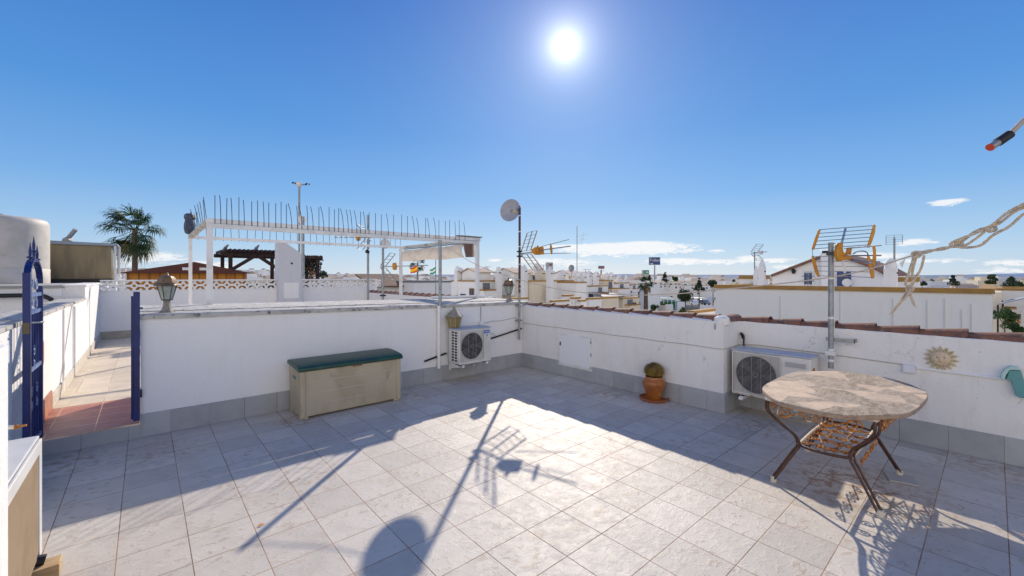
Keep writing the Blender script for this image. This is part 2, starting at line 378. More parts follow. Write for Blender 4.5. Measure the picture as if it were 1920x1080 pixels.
# ---- right parapet: front stretch, pillar step and recessed stretch, with barrel tile coping
def barrel(mb, p0, p1, r0, r1, n=9, thick=.014, squash=.85, mi=0):
    p0 = Vector(p0); p1 = Vector(p1); d = (p1 - p0).normalized(); s = d.cross(Vector((0, 0, 1))).normalized(); up = Vector((0, 0, 1))
    rings = []
    for p, r in ((p0, r0), (p0 + (p1 - p0) * .5, (r0 + r1) / 2), (p1, r1)):
        for rr in (r, r - thick):
            rings.append([p + s * math.cos(a) * rr + up * math.sin(a) * rr * squash for a in [PI * k / n for k in range(n + 1)]])
    o = len(mb.v); N = n + 1
    for q in rings: mb.v += q
    def F(a, b, flip=False):
        for k in range(n):
            f = (o+a*N+k, o+a*N+k+1, o+b*N+k+1, o+b*N+k); mb.f.append(f[::-1] if flip else f); mb.m.append(mi)
    F(0, 2); F(2, 4); F(1, 3, True); F(3, 5, True); F(0, 1, True); F(4, 5)
    for k in (0, n):
        for a, b in ((0, 2), (2, 4)): mb.f.append((o+a*N+k, o+b*N+k, o+(b+1)*N+k, o+(a+1)*N+k)); mb.m.append(mi)
rw = thing('tiled_parapet_wall', 'white cracked parapet topped with clay barrel tiles, on the side of the cactus', 'wall', (.2, -3.5, 0))
m = MB()
m.box((0, -3.60, 0), (.25, .001, 1.10)); m.box((.2505, -3.60, 0), (.474, -3.36, 1.085)); m.box((.473, -9.0, 0), (.72, -3.361, 1.075))
m.build('wall_body', WHITE_OLD, rw, smooth=0)
m = MB()
# mortar bed under the tiles and rounded blob at the pillar
for i in range(24):
    y = -.05 - i * 3.4 / 24; m.hexa([(.012,y-3.4/24,1.099),(.235,y-3.4/24,1.099),(.235,y,1.099),(.012,y,1.099)], [(.06,y-3.4/24,1.13),(.19,y-3.4/24,1.13),(.19,y,1.13),(.06,y,1.13)])
m.lathe((.085, -3.545, 1.07), [(.001, -.03), (.06, -.028), (.088, -.01), (.095, .03), (.085, .07), (.05, .095), (.001, .10)], 20, axis=None, cap=False)
m.build('mortar', WHITE_OLD, rw)
m = MB()
for i in range(11):
    y0 = -.055 - i * .312
    barrel(m, (.122, y0 + .03, 1.098), (.122 + R.uniform(-.006, .006), y0 - .335, 1.104), .070, .092)
barrel(m, (.13, -3.53, 1.09), (.60, -3.50, 1.075), .085, .10)
for i in range(16):
    y0 = -3.56 - i * .332
    barrel(m, (.60, y0 + .03, 1.058), (.60 + R.uniform(-.008, .008), y0 - .36, 1.070 + R.uniform(-.004,.004)), .070, .102)
m.build('tile_coping', TERRA, rw, smooth=50)
m = MB().box((-.0135, -.93 + .0, .001), (-.0004, -.0145, .24)).box((-.0135, -3.6142, .001), (-.0004, -1.63, .24)).box((-.0132, -1.6295, .001), (-.0004, -.9305, .168))
m.box((.4595, -9.0, .001), (.4726, -3.615, .238))
m.build('skirting', SKY_, rw, bevel=.003)
MB().box((-.0004, -3.614, .001), (.4594, -3.6005, .238)).build('skirting', SKX, rw, bevel=.003)
h = MB()
h.box((-.012, -1.635, .168), (-.0005, -.925, .70))
hp = h.build('hatch_frame', WMETAL, rw, bevel=.003)
MB().box((-.024, -1.60, .205), (-.0125, -.965, .665)).build('hatch_door', mat('hatch_paint', (.80, .81, .84), rough=.45), hp, bevel=.004)
MB().box((-.034, -.995, .50), (-.0245, -.975, .56)).build('latch', BLACK, hp)
for z in (.22, .42, .62): MB().tube([(-.020, -1.617, z - .02), (-.020, -1.617, z + .02)], .006, 8).build('hinge', GALV, hp)
m = MB()
# loose plaster patch on the pillar corner
m.lathe((.0, -3.5, 1.035), [(.001, .0035), (.012, .0032), (.02, 0)], 9, axis=(-1, 0, 0), sx=.8, sy=2.2, cap=False)
m.build('bare_patch', CONC, rw)

# ---- low step and passage on the left
struct(MB().box((-6.05, 0, -.25), (-5.2825, 1.27, .148)).build('passage_step', REDT, smooth=0))
struct(MB().box((-6.05, 1.2705, -.25), (-5.2825, 8.18, .147)).build('passage_floor', CREAMT, smooth=0))
MB_ = MB().box((-6.0495, -.0125, .0005), (-5.2825, -.0005, .1355)); o = MB_.build('step_riser', SKX, smooth=0); struct(o)
struct(MB().box((-5.279, 1.4515, -.25), (.9, 8.18, .0)).build('neighbour_terrace_floor', CREAMT, smooth=0))
lw = thing('side_wall', 'sunlit white wall along the left of the tiled passage', 'wall', (-6.15, 0, 0))
m = MB(); m.box((-6.30, -9, -.2), (-6.051, 4.9, 1.235)); m.box((-6.30, 4.9005, -.2), (-6.051, 8.4, 1.47)); m.build('wall_body', WHITE_OLD, lw, smooth=0)
m = MB()
for i in range(46):
    y = -9 + i * 13.9 / 46; j = noise.noise(Vector((y * 3, 1, 2))) * .012
    m.box((-6.33, y, 1.2355), (-6.035 + j * .4, y + 13.9 / 46 - .004, 1.268 + j * .3))
m.build('coping', COPING, lw)
MB().box((-6.33, 4.885, 1.4705), (-6.035, 8.4, 1.50)).build('end_coping', WHITE, lw)
MB().box((-6.0505, 1.275, .148), (-6.034, 8.17, .30)).build('cream_skirting', CREAMSK, lw, bevel=.003)
MB().box((-6.0505, .0, .149), (-6.034, 1.2695, .36)).build('red_skirting', REDSK, lw, bevel=.003)
MB().box((-6.0505, -2.1, .0), (-6.036, -.013, .24)).build('grey_skirting', SKY_, lw, bevel=.003)
for y, zt in ((2.2, 1.22), (3.35, 1.2)): MB().tube([(-6.043, y, .15), (-6.043, y, zt)], .012, 8).build('cable_conduit', WHITE, lw)
m = MB(); c = Vector((-6.05, .62, .86))
m.prism([c + Vector((0, .17*math.cos(a), .2*math.sin(a))) for a in [PI/2 + k*PI/3 for k in range(6)]], (.012, 0, 0))
tag(m.build('wall_plaque', REDSK), 'six sided red clay plaque on the sunlit wall behind the gate', 'plaque')
# white pier close to the camera on the left with rusty bolt
p0 = at(15, 646, 1.75)
MB().box((-6.04, p0.y - .6, 0), (p0.x, p0.y, p0.z)).build('pier', WHITE_OLD, smooth=0)
o = bpy.data.objects['pier']; o.name = 'gate_pier'; tag(o, 'white plastered pier at the left edge beside the louvred aircon', 'pier')
a = at(-20, 804, 1.93); b = at(28, 801, 1.96); c = at(50, 797, 1.98)
t0 = thing('wall_bolt', 'rusty threaded bolt sticking out towards the blue gate', 'bolt', a)
MB().tube([a, b], .009, 10, 0).build('thread', CREAMP, t0)
MB().tube([b, b + (c-b)*.25], .012, 6).build('nut', RUST, t0)
MB().tube([b, c], .005, 8).build('pin', RUST, t0)

# ---- blue gate post and open blue gate
g = thing('gate_post', 'square blue post at the end of the back parapet', 'post', (-5.30, -.01, .19))
MB().box((-5.335, -.06, .19), (-5.2845, -.016, 1.492)).build('post', BLUE, g, bevel=.003)
MB().box((-5.352, -.045, .21), (-5.3355, -.020, 1.45)).build('stop_bar', BLUE, g)
MB().box((-5.284, -.05, 1.32), (-5.262, -.035, 1.335)).build('hinge_pin', BLACK, g); MB().box((-5.284, -.05, .42), (-5.268, -.03, .50)).build('hinge_pin', BLACK, g)
gt = thing('iron_gate', 'blue iron gate standing open with arched spiked top and lock', 'gate', (-5.97, -.25, .16))
yn, yf, gx = -.53, .03, -5.975
m = MB(); m.box((gx-.022, yn-.025, .17), (gx+.022, yn+.03, 1.68)); m.build('lock_stile', BLUE, gt, bevel=.003)
MB().box((gx-.02, yf-.02, .17), (gx+.02, yf+.015, 1.56)).build('hinge_stile', BLUE, gt, bevel=.003)
arc = [Vector((gx, yn + (yf-yn)*(.5-.5*math.cos(PI*k/14)), 1.62 + .185*math.sin(PI*k/14) - .03*k/14)) for k in range(15)]
m = MB()
for a, b in zip(arc, arc[1:]):
    d = (b-a).normalized(); w = Vector((1,0,0)); u = d.cross(w)
    m.obox((a+b)/2, d*((b-a).length/2+.004), w*.02, u*.012)
m.build('arch', BLUE, gt)
for z in (1.49, 1.345, .86, .22): MB().box((gx-.014, yn+.031, z-.016), (gx+.014, yf-.021, z+.016)).build('rail', mat('blue_gate_rail', (.16, .24, .42), (.05, .10, .30), 16, rough=.4), gt)
for k in range(1, 5):
    y = yn + (yf-yn)*k/5; MB().tube([(gx, y, .236), (gx, y, 1.329)], .008, 8).build('bar', BLUE, gt)
def spiral(c, eu, ev, r0, r1, a0, turns, n=26):
    c = Vector(c); eu = Vector(eu); ev = Vector(ev)
    return [c + (eu*math.cos(a0+2*PI*turns*i/n) + ev*math.sin(a0+2*PI*turns*i/n)) * (r0 + (r1-r0)*i/n) for i in range(n+1)]
for y, z, s in ((-.36, 1.58, 1), (-.15, 1.58, -1), (-.36, 1.42, -1), (-.15, 1.42, 1), (-.36, .66, 1), (-.14, .66, -1), (-.25, 1.0, 1)):
    m = MB(); m.tube(spiral((gx, y, z), (0, s, 0), (0, 0, 1), .055, .012, 0, 1.4), .006, 6); m.tube(spiral((gx, y, z-.11 if z < 1.2 else z), (0, -s, 0), (0, 0, -1), .055, .012, 0, 1.2), .006, 6)
    m.build('scroll', mat('pale_blue_paint', (.22, .30, .46), (.05, .10, .3), 20, rough=.5), gt)
for y, zt in ((-.40, 1.94), (-.25, 2.0), (-.10, 1.93)):
    m = MB(); m.lathe((gx, y, zt-.20), [(.009,0),(.009,.06),(.022,.065),(.022,.075),(.009,.08),(.011,.12),(.001,.20)], 8); m.build('spear_tip', BLUE, gt)
m = MB(); m.box((gx-.018, yn-.036, 1.18), (gx+.018, yn-.0255, 1.27)); lk = m.build('lock', mat('dull_steel_brass', (.12, .10, .06), rough=.4, metal=.7), gt)
m = MB(); m.tube([(gx+.03, yn-.03, 1.27), (gx+.075, yn-.03, 1.27), (gx+.08, yn+.08, 1.265)], .008, 8); m.build('handle', GALV, lk)

# ---- leaf and tile scrap on the floor
c = onZ(488, 985)
m = MB(); m.add([c+Vector((-.025,-.012,.005)), c+Vector((0,-.018,.009)), c+Vector((.028,-.004,.003)), c+Vector((0,.004,.011))], [(0,1,2,3)])
tag(m.build('fallen_leaf', mat('orange_leaf', (.5, .17, .02), rough=.7)), 'small orange leaf fallen on the sunlit tiles', 'leaf')

# ================================================================== THINGS ON THE TERRACE
# ---- storage box
sb = thing('storage_box', 'beige plastic storage box with dark green lid against the parapet', 'storage box', (-3.29, -.3, 0))
x0, x1, yF, yB = -3.915, -2.672, -.535, -.045
m = MB()
m.hexa([(x0+.012,yF+.01,.022),(x1-.012,yF+.01,.022),(x1-.012,yB,.022),(x0+.012,yB,.022)], [(x0,yF,.555),(x1,yF,.555),(x1,yB,.585),(x0,yB,.585)])
m.build('body', TAN, sb, bevel=.012)
for x in (x0+.05, x1-.05):
    for y in (yF+.05, yB-.05): MB().box((x-.045, y-.04, 0), (x+.045, y+.04, .03)).build('foot', TAN, sb, bevel=.006)
for z in (.16, .29, .42): MB().box((x0+.09, yF-.003+(.555-z)*.018, z-.004), (x1-.09, yF+.03, z+.004)).build('front_rib', mat('box_rib', (.52, .47, .38), rough=.5), sb, bevel=.003)
for x in (x0+.004, x1-.06): MB().box((x, yF-.006, .02), (x+.056, yF+.03, .552)).build('corner_post', TAN, sb, bevel=.006)
m = MB()
lp = [(yF-.022, .553), (yF-.022, .592), (yF+.01, .612), (yF+.17, .632), (yB-.14, .64), (yB-.01, .63), (yB, .60), (yB, .585)]
m.prism([(x0-.02, y, z) for y, z in lp], (x1-x0+.04, 0, 0)); m.build('lid', GREEN, sb, bevel=.010)
hd = MB(); hd.box((x0-.002, -.37, .435), (x0+.02, -.22, .475)); hd.build('handle', mat('teal_handle', (.06, .16, .17), rough=.5), sb, bevel=.01)
MB().box((-3.31, yF-.012, .535), (-3.20, yF+.002, .555)).build('lid_catch', mat('box_stain', (.22, .13, .06), rough=.8), sb)

# ---- outdoor aircon units
def fan_grille(parent, o, eu, ev, nrm, cx, cz, r, w0, w1, h0, h1, nbars, vert):
    """grille on plane o + u*eu + v*ev; fan hole centre (cx, cz)"""
    o = Vector(o); eu = Vector(eu); ev = Vector(ev); nrm = Vector(nrm)
    P = lambda u, v, n=0: o + eu*u + ev*v + nrm*n
    m = MB(); m.add([P(cx + r*math.cos(2*PI*k/40), cz + r*math.sin(2*PI*k/40), .003) for k in range(40)], [tuple(range(40))])
    fn = m.build('fan_opening', DARK, parent, smooth=0)
    m = MB()
    for k in range(5):
        a = 2*PI*k/5
        m.add([P(cx+.03*math.cos(a), cz+.03*math.sin(a), .005), P(cx+r*.9*math.cos(a-.35), cz+r*.9*math.sin(a-.35), .005), P(cx+r*.93*math.cos(a+.25), cz+r*.93*math.sin(a+.25), .0065)], [(0,1,2)])
    m.build('fan_blades', mat('fan_blade', (.05, .05, .055), rough=.5), fn, smooth=0)
    m = MB()
    for k in range(nbars):
        v = h0 + (h1-h0)*k/(nbars-1)
        m.obox(P((w0+w1)/2, v, .014), eu*(w1-w0)/2, ev*.0013, nrm*.002)
    for k in range(vert):
        u = w0 + (w1-w0)*k/(vert-1)
        m.obox(P(u, (h0+h1)/2, .0185), eu*.0013, ev*(h1-h0)/2, nrm*.002)
    for rr in (r*.12, r):
        m.tube([P(cx+rr*math.cos(2*PI*k/32), cz+rr*math.sin(2*PI*k/32), .014) for k in range(33)], .0025, 5)
    m.build('grille', GRILLE, parent, smooth=0)
# small unit on the back parapet
ac = thing('aircon_unit', 'small white outdoor aircon unit with blue sticker on the back parapet', 'air conditioner', (-1.33, -.23, .29))
X0, X1, Y0, Z0, Z1 = -1.637, -1.027, -.38, .295, .822
MB().box((X0, Y0, Z0), (X1, -.08, Z1)).build('casing', ACW, ac, bevel=.012)
MB().box((X0-.006, Y0-.006, Z1+.001), (X1+.006, -.075, Z1+.016)).build('top_panel', ACTOP, ac, bevel=.005)
fan_grille(ac, (X0, Y0-.001, Z0), (1,0,0), (0,0,1), (0,-1,0), .235, .27, .205, .02, .45, .05, .50, 24, 4)
MB().box((X0+.455, Y0-.006, Z0+.03), (X1-.006, Y0-.0005, Z1-.02)).build('side_panel', ACW, ac, bevel=.004)
MB().box((X0, Y0-.014, Z0), (X1, Y0-.0005, Z0+.03)).build('bottom_lip', ACW, ac, bevel=.003)
MB().box((X0+.47, Y0-.0105, Z1-.085), (X1-.03, Y0-.0065, Z1-.035)).build('sticker', LABELB, ac, smooth=0)
lab = ac.children[-1]
m = MB()
for k in range(7): m.box((X0+.484+k*.0125, Y0-.0125, Z1-.068), (X0+.484+k*.0125+.008, Y0-.0107, Z1-.052-(.004 if k % 2 else 0)))
m.build('lettering', TAPE, lab, smooth=0)
m = MB(); q = X0+.53; m.prism([(q-.014, Y0-.0066, Z1-.108), (q, Y0-.0066, Z1-.14), (q+.014, Y0-.0066, Z1-.108)], (0, -.003, 0)); m.build('small_mark', LABELB, ac, smooth=0)
for c_ in range(2):
    m = MB()
    for k in range(11): m.box((X0-.003, Y0+.06+c_*.085, Z0+.04+k*.043), (X0-.0005, Y0+.115+c_*.085, Z0+.066+k*.043))
    m.build('side_grille', DARK, ac, smooth=0)
for x in (X0+.05, X1-.10):
    m = MB(); m.box((x, -.40, Z0-.045), (x+.035, -.015, Z0-.012)); m.prism([(x+.01,-.016,Z0-.046),(x+.01,-.016,Z0-.12),(x+.01,-.36,Z0-.046)], (.015,0,0)); m.box((x, -.03, Z0-.14), (x+.035, -.015, Z0+.25))
    m.build('bracket', WMETAL, ac)
    m = MB(); m.tube([(x+.018,-.36,Z0-.012),(x+.018,-.36,Z0-.001)], .016, 10); m.tube([(x-.02,-.39,Z0-.02),(x+.02,-.10,Z0-.016)], .008, 8); m.build('rubber_foot', BLACK, ac)
# large unit on the recessed wall
ac2 = thing('aircon_unit', 'large outdoor aircon unit with round black fan grille behind the table', 'air conditioner', (.25, -4.05, .25))
XF, YA, YB, Z0, Z1 = .10, -3.66, -4.455, .248, .762
MB().box((XF, YB, Z0), (.40, YA, Z1)).build('casing', ACW, ac2, bevel=.012)
MB().box((XF-.008, YB-.008, Z1+.001), (.405, YA+.006, Z1+.018)).build('top_panel', ACTOP, ac2, bevel=.005)
fan_grille(ac2, (XF-.001, YA, Z0), (0,-1,0), (0,0,1), (-1,0,0), .262, .258, .215, .022, .52, .035, .485, 34, 6)
m = MB(); m.box((XF-.02, YA-.525, Z0+.01), (XF-.0005, YA-.51, Z1-.006)); m.box((XF-.02, YA-.51, Z1-.02), (XF-.0005, YA-.005, Z1-.006)); m.box((XF-.02, YA-.02, Z0+.01), (XF-.0005, YA-.005, Z1-.0205)); m.build('grille_frame', ACW, ac2, bevel=.003)
MB().box((XF-.012, YB+.005, Z0), (XF-.0005, YA-.004, Z0+.0095)).build('bottom_lip', CREAMP, ac2)
MB().box((XF-.008, YA-.56, Z1-.11), (XF-.0005, YA-.75, Z1-.06)).build('badge', mat('grey_badge', (.40,.40,.40), rough=.5), ac2)
MB().box((XF+.08, YB-.008, Z1-.14), (XF+.14, YB-.0005, Z1-.11)).build('side_handle', RUST, ac2)
for y in (YA-.12, YB+.12):
    m = MB(); m.box((.03, y-.02, Z0-.05), (.459, y+.02, Z0-.014)); m.build('bracket', WMETAL, ac2)
    m = MB(); m.tube([(.10, y, Z0-.014), (.10, y, Z0-.001)], .018, 10); m.tube([(.06, y+.03, Z0-.03), (.13, y+.05, Z0-.02)], .012, 8); m.build('rubber_foot', BLACK, ac2)
m = MB(); m.tube(smooth_path([(.40,-3.70,.70),(.43,-3.67,.80),(.45,-3.66,.90),(.44,-3.63,.93),(.46,-3.65,.86)]), .011, 8); tag(m.build('pipe_bend', BLACK), 'short black insulated pipe bent above the large aircon', 'pipe')
# unit at the left edge
ac3 = thing('aircon_unit', 'white aircon unit with tan louvred front at the left edge', 'air conditioner', (-5.85, -2.65, .07))
MB().box((-6.0, -3.10, .075), (-5.715, -2.215, .735)).build('casing', ACW, ac3, bevel=.014)
MB().box((-6.005, -3.105, .736), (-5.695, -2.195, .752)).build('top_panel', mat('aircon_pale_lid', (.56,.57,.58), (.5,.5,.5), 5, rough=.5), ac3, bevel=.006)
MB().box((-5.7005, -3.08, .10), (-5.694, -2.28, .66)).build('louvre_backing', ACTAN, ac3, smooth=0)
m = MB()
for k in range(64): m.obox((-5.691, -2.68, .108+k*.0086), (.0028, 0, .0016), (0, .395, 0), (0, 0, .0018))
m.build('louvres', ACTAN, ac3, smooth=0)
m = MB(); m.box((-5.6995, -2.275, .09), (-5.684, -2.20, .735)); m.box((-5.6995, -3.10, .665), (-5.684, -2.2755, .735)); m.build('front_frame', ACW, ac3, bevel=.004)
m = MB(); m.tube([(-5.66, -2.30, .085), (-5.72, -2.30, .10)], .03, 10); m.build('valve', BLACK, ac3)
tag(MB().box((-6.0, -2.37, .001), (-5.60, -2.255, .072)).build('wooden_block', WOOD, bevel=.004), 'pale wooden block under the aircon at the left edge', 'block')

# ---- lanterns
def coach_lantern(c, h, label, tilt=0):
    c = Vector(c); k = h / .44
    t = thing('lantern', label, 'lantern', c)
    Q = lambda prof: [(r*k, z*k) for r, z in prof]
    MB().lathe(c, Q([(.07,0),(.072,.008),(.055,.02),(.036,.06),(.03,.11),(.034,.125),(.03,.135)]), 6).build('pedestal', STONEG, t)
    MB().lathe(c, Q([(.042,.136),(.046,.142),(.082,.295)]), 6, cap=True).build('glass_shade', LGLASS, t, smooth=0)
    m = MB()
    for j in range(6):
        a = 2*PI*j/6; m.tube([c+Vector((.046*k*math.cos(a), .046*k*math.sin(a), .140*k)), c+Vector((.086*k*math.cos(a), .086*k*math.sin(a), .298*k))], .0045*k, 6)
    m.lathe(c, Q([(.05,.134),(.052,.146),(.044,.146)]), 6, cap=False)
    m.build('frame', mat('lantern_iron', (.06,.055,.05), rough=.5), t)
    MB().lathe(c, Q([(.112,.293),(.118,.300),(.112,.312),(.088,.326),(.078,.372),(.058,.398),(.02,.41),(.012,.425),(.014,.432),(.004,.44)]), 6).build('cap', BRASS, t)
    MB().lathe(c+Vector((0,0,.15*k)), [(.012*k,0),(.012*k,.03*k),(.022*k,.06*k),(.02*k,.09*k),(.001,.1*k)], 12).build('bulb', TAPE, t)
    return t
coach_lantern((-5.066, .18, wtop(-5.066)+.002), .437, 'brass capped lantern on the parapet beside the blue post')
l2 = coach_lantern((-.15, .18, wtop(-.15)+.004), .44, 'dark capped leaning lantern on the parapet corner by the dish mast')
l2.rotation_euler = (math.radians(2), math.radians(-6), .3)
c = Vector((-1.56, -.125, .842))
wl = thing('wall_lantern', 'olive lantern with bell shaped hood fixed above the small aircon', 'lantern', c)
MB().lathe(c, [(.085,0),(.09,.006),(.118,.17)], 8, a0=PI/8).build('glass_shade', OLIVEG, wl, smooth=0)
m = MB()
for j in range(8):
    a = 2*PI*j/8+PI/8; m.tube([c+Vector((.088*math.cos(a),.088*math.sin(a),0)), c+Vector((.121*math.cos(a),.121*math.sin(a),.172))], .006, 6)
m.build('frame', mat('gilt_bar', (.42,.30,.11), rough=.5), wl)
MB().lathe(c, [(.14,.165),(.147,.175),(.13,.19),(.085,.225),(.05,.265),(.026,.29),(.02,.30),(.024,.315),(.012,.335),(.003,.34)], 8, a0=PI/8).build('hood', mat('grey_hood', (.30,.27,.21), (.24,.21,.16), 20, rough=.7), wl)
MB().box((-1.60, -.03, .90), (-1.52, -.0005, 1.06)).build('back_plate', OLIVE, wl)

# ---- pole and pipe on back parapet
gp = thing('clothesline_pole', 'grey steel pole rising above the parapet in a white sleeve', 'pole', (-1.78, -.045, .215))
MB().tube([(-1.792,-.045,.215), (-1.79,-.045,1.19)], .026, 14).build('sleeve', WHITE, gp)
MB().tube([(-1.768,-.045,1.19), (-1.768,-.045,2.215)], .025, 14).build('pole', GALV, gp)
MB().box((-1.84,-.03,1.12), (-1.75,-.0005,1.15)).build('bracket', WMETAL, gp); MB().box((-1.83,-.03,.5), (-1.76,-.0005,.52)).build('bracket', WMETAL, gp)
tag(MB().tube([(-2.03,-.03,.352), (-1.645,-.03,.43)], .015, 8).build('drain_pipe', BLACK), 'black pipe slanting down to the left of the small aircon', 'pipe')
tag(MB().tube([(-1.02,-.03,.53), (-.03,-.03,.69)], .014, 8).build('drain_pipe', BLACK), 'black pipe slanting up from the small aircon to the corner', 'pipe')
jb = thing('socket_box', 'white socket box with cable beside the small aircon', 'socket', (-.93, -.03, .78))
MB().box((-1.0,-.06,.79), (-.90,-.0005,.89)).build('box', WMETAL, jb, bevel=.006)
MB().box((-.985,-.055,.70), (-.90,-.0005,.785)).build('grey_cover', OLIVE, jb, bevel=.004)
m = MB(); m.tube([(-.95,-.01,.895), (-.95,-.01,1.14)], .006, 6); m.tube(smooth_path([(-.90,-.02,.84),(-.72,-.015,.87),(-.5,-.01,.865),(-.15,-.012,.90)]), .004, 6); m.tube(smooth_path([(-.91,-.02,.83),(-.80,-.02,.72),(-.64,-.03,.615)]), .003, 6); m.build('cable', mat('grey_cable', (.32,.32,.32), rough=.6), jb)
# cable along the right wall
m = MB()
pts = [(-.006, -.05-.15*i, .787-.0006*i + .004*math.sin(i*1.3)) for i in range(24)] + [(-.006,-3.605,.772),(.10,-3.607,.775),(.462,-3.607,.78),(.466,-3.8,.80),(.466,-4.4,.79),(.466,-5.14,.768)]
m.tube(pts, .005, 6); tag(m.build('wall_cable', mat('painted_cable', (.46,.43,.39), rough=.7)), 'thin painted cable running along the tiled parapet', 'cable')
m = MB(); m.tube([(.463,-5.235,.752), (.463,-9,.70)], .013, 6); tag(m.build('wall_conduit', WHITE), 'white conduit running right from the junction box below the sun face', 'conduit')
tag(MB().box((.435,-5.232,.694), (.4725,-5.14,.772)).build('junction_box', mat('pale_box', (.70,.71,.76), rough=.4), bevel=.005), 'square white junction box left of the ceramic sun face', 'junction box')

# ---- potted cactus
c = Vector((-.13, -2.757, 0))
s_ = MB().lathe(c, [(.13,.001),(.15,.002),(.185,.028),(.190,.042),(.178,.042),(.165,.022),(.10,.016),(.001,.016)], 36, cap=False)
tag(s_.build('plant_saucer', SAUC), 'round clay saucer under the cactus pot', 'saucer')
pc = thing('potted_cactus', 'round spiny cactus in a glazed brown clay pot', 'potted plant', c+Vector((0,0,.017)))
m = MB().lathe(c, [(.085,.017),(.09,.03),(.098,.07),(.130,.16),(.148,.21),(.150,.235),(.138,.265),(.118,.285),(.112,.295),(.114,.312),(.110,.318),(.104,.312),(.103,.29)], 40, cap=False)
for j in range(5):
    a = 2*PI*j/5+.5; m.tube([c+Vector((math.cos(a+t_*.62)*(.148-.012*t_*t_), math.sin(a+t_*.62)*(.148-.012*t_*t_), .262-.07*(1-t_*t_))) for t_ in [-1+k/6 for k in range(13)]], .005, 6)
m.build('pot', POTC, pc, smooth=60)
MB().lathe(c, [(.104,.295),(.001,.30)], 24, cap=False).build('soil', SOIL, pc)
m = MB(); nr = 22; cc = c+Vector((0,0,.385))
for i in range(13):
    th = PI*(i/12); 
    for j in range(nr*4):
        a = 2*PI*j/(nr*4); rr = .112*(1+.06*math.cos(nr*a))*math.sin(th)
        m.v.append(cc + Vector((rr*math.cos(a), rr*math.sin(a), .098*math.cos(th))))
for i in range(12):
    for j in range(nr*4): m.f.append((i*nr*4+j, (i+1)*nr*4+j, (i+1)*nr*4+(j+1)%(nr*4), i*nr*4+(j+1)%(nr*4))); m.m.append(0)
m.build('cactus', CACT, pc, smooth=80)
m = MB()
for j in range(nr):
    a = 2*PI*j/nr
    for i in range(14):
        th = .08 + i*.135
        base = cc + Vector((.118*math.sin(th)*math.cos(a), .118*math.sin(th)*math.sin(a), .10*math.cos(th))); nrm = (base-cc).normalized()
        for k in range(6):
            d = (nrm + Vector((R.gauss(0,.45), R.gauss(0,.45), R.gauss(0,.45)))).normalized(); L = R.uniform(.018,.034); w = d.orthogonal().normalized()*.0013
            m.add([base-w, base+w, base+d*L], [(0,1,2)])
m.build('spines', SPINE, pc, smooth=0)

# ---- stone topped iron table
tb = thing('garden_table', 'stone topped table with scrolled rusty iron legs', 'table', (-1.0, -4.9, 0))
ol = [(-1.42,-4.475),(-1.77,-4.70),(-1.795,-5.10),(-1.41,-5.375),(-.63,-5.41),(-.225,-5.19),(-.205,-4.76),(-.57,-4.475)]
def mid(p, q, b=0):
    x, y = (p[0]+q[0])/2, (p[1]+q[1])/2; dx, dy = x+1.0, y+4.93; return (x+dx*b, y+dy*b)
pl = []
for i, p in enumerate(ol):
    q = ol[(i+1) % 8]; pl += [p, mid(p, q, .03 if i % 2 else .02)]
for CK in (.80, .75):
    nx = []
    for i, p in enumerate(pl):
        q = pl[(i+1) % len(pl)]; nx += [(p[0]*CK+q[0]*(1-CK), p[1]*CK+q[1]*(1-CK)), (p[0]*(1-CK)+q[0]*CK, p[1]*(1-CK)+q[1]*CK)]
    pl = nx
m = MB(); N = len(pl)
lv = [(.985,.702),(1.0,.708),(1.0,.732),(.994,.738),(.97,.739)]
for s, z in lv: m.v += [Vector((-1.0+(x+1.0)*s, -4.93+(y+4.93)*s, z)) for x, y in pl]
for i in range(len(lv)-1):
    for j in range(N): m.f.append((i*N+j, i*N+(j+1)%N, (i+1)*N+(j+1)%N, (i+1)*N+j)); m.m.append(1 if i < 2 else 0)
m.f.append(tuple((len(lv)-1)*N+j for j in range(N))); m.m.append(0); m.f.append(tuple(range(N-1,-1,-1))); m.m.append(1)
m.build('table_top', [STONE, mat('cast_stone_edge', (.36,.26,.18), (.26,.18,.13), 20, rough=.9, bump=.5, bs=80)], tb, smooth=40)
cx, cy = -.99, -4.90
legpts = {}
for sx in (-1, 1):
    for sy in (-1, 1):
        T = Vector((cx+sx*.575, cy+sy*.325, .70)); T2 = T+Vector((0,0,-.10)); S = Vector((cx+sx*.405, cy+sy*.165, .335)); Ft = Vector((cx+sx*.455, cy+sy*.325, .03))
        path = smooth_path([T, T2, Vector((cx+sx*.50, cy+sy*.25, .49)), S+Vector((sx*.025, sy*.02, .075)), S, S+Vector((sx*.012, sy*.04, -.08)), Ft], 6)
        for k, off in enumerate((-.0115, .0115)):
            o2 = Vector((off*(sy*1.0), -off*sx*1.0, 0))*.9
            lg = MB().tube([p+o2 for p in path], .0088, 10).build('leg', IRON, tb)
        MB().lathe(Ft+Vector((0,0,-.03)), [(.022,.001),(.024,.02),(.02,.045)], 10).build('foot_cap', CREAMP, tb)
        legpts[sx, sy] = (T, S)
# frame under the top
m = MB()
for sy in (-1, 1): m.tube([(cx-.60, cy+sy*.33, .692), (cx, cy+sy*.37, .692), (cx+.60, cy+sy*.33, .692)], .010, 8)
for sx in (-1, 1): m.tube([(cx+sx*.60, cy-.33, .692), (cx+sx*.64, cy, .692), (cx+sx*.60, cy+.33, .692)], .010, 8)
m.build('top_frame', CREAMP, tb)
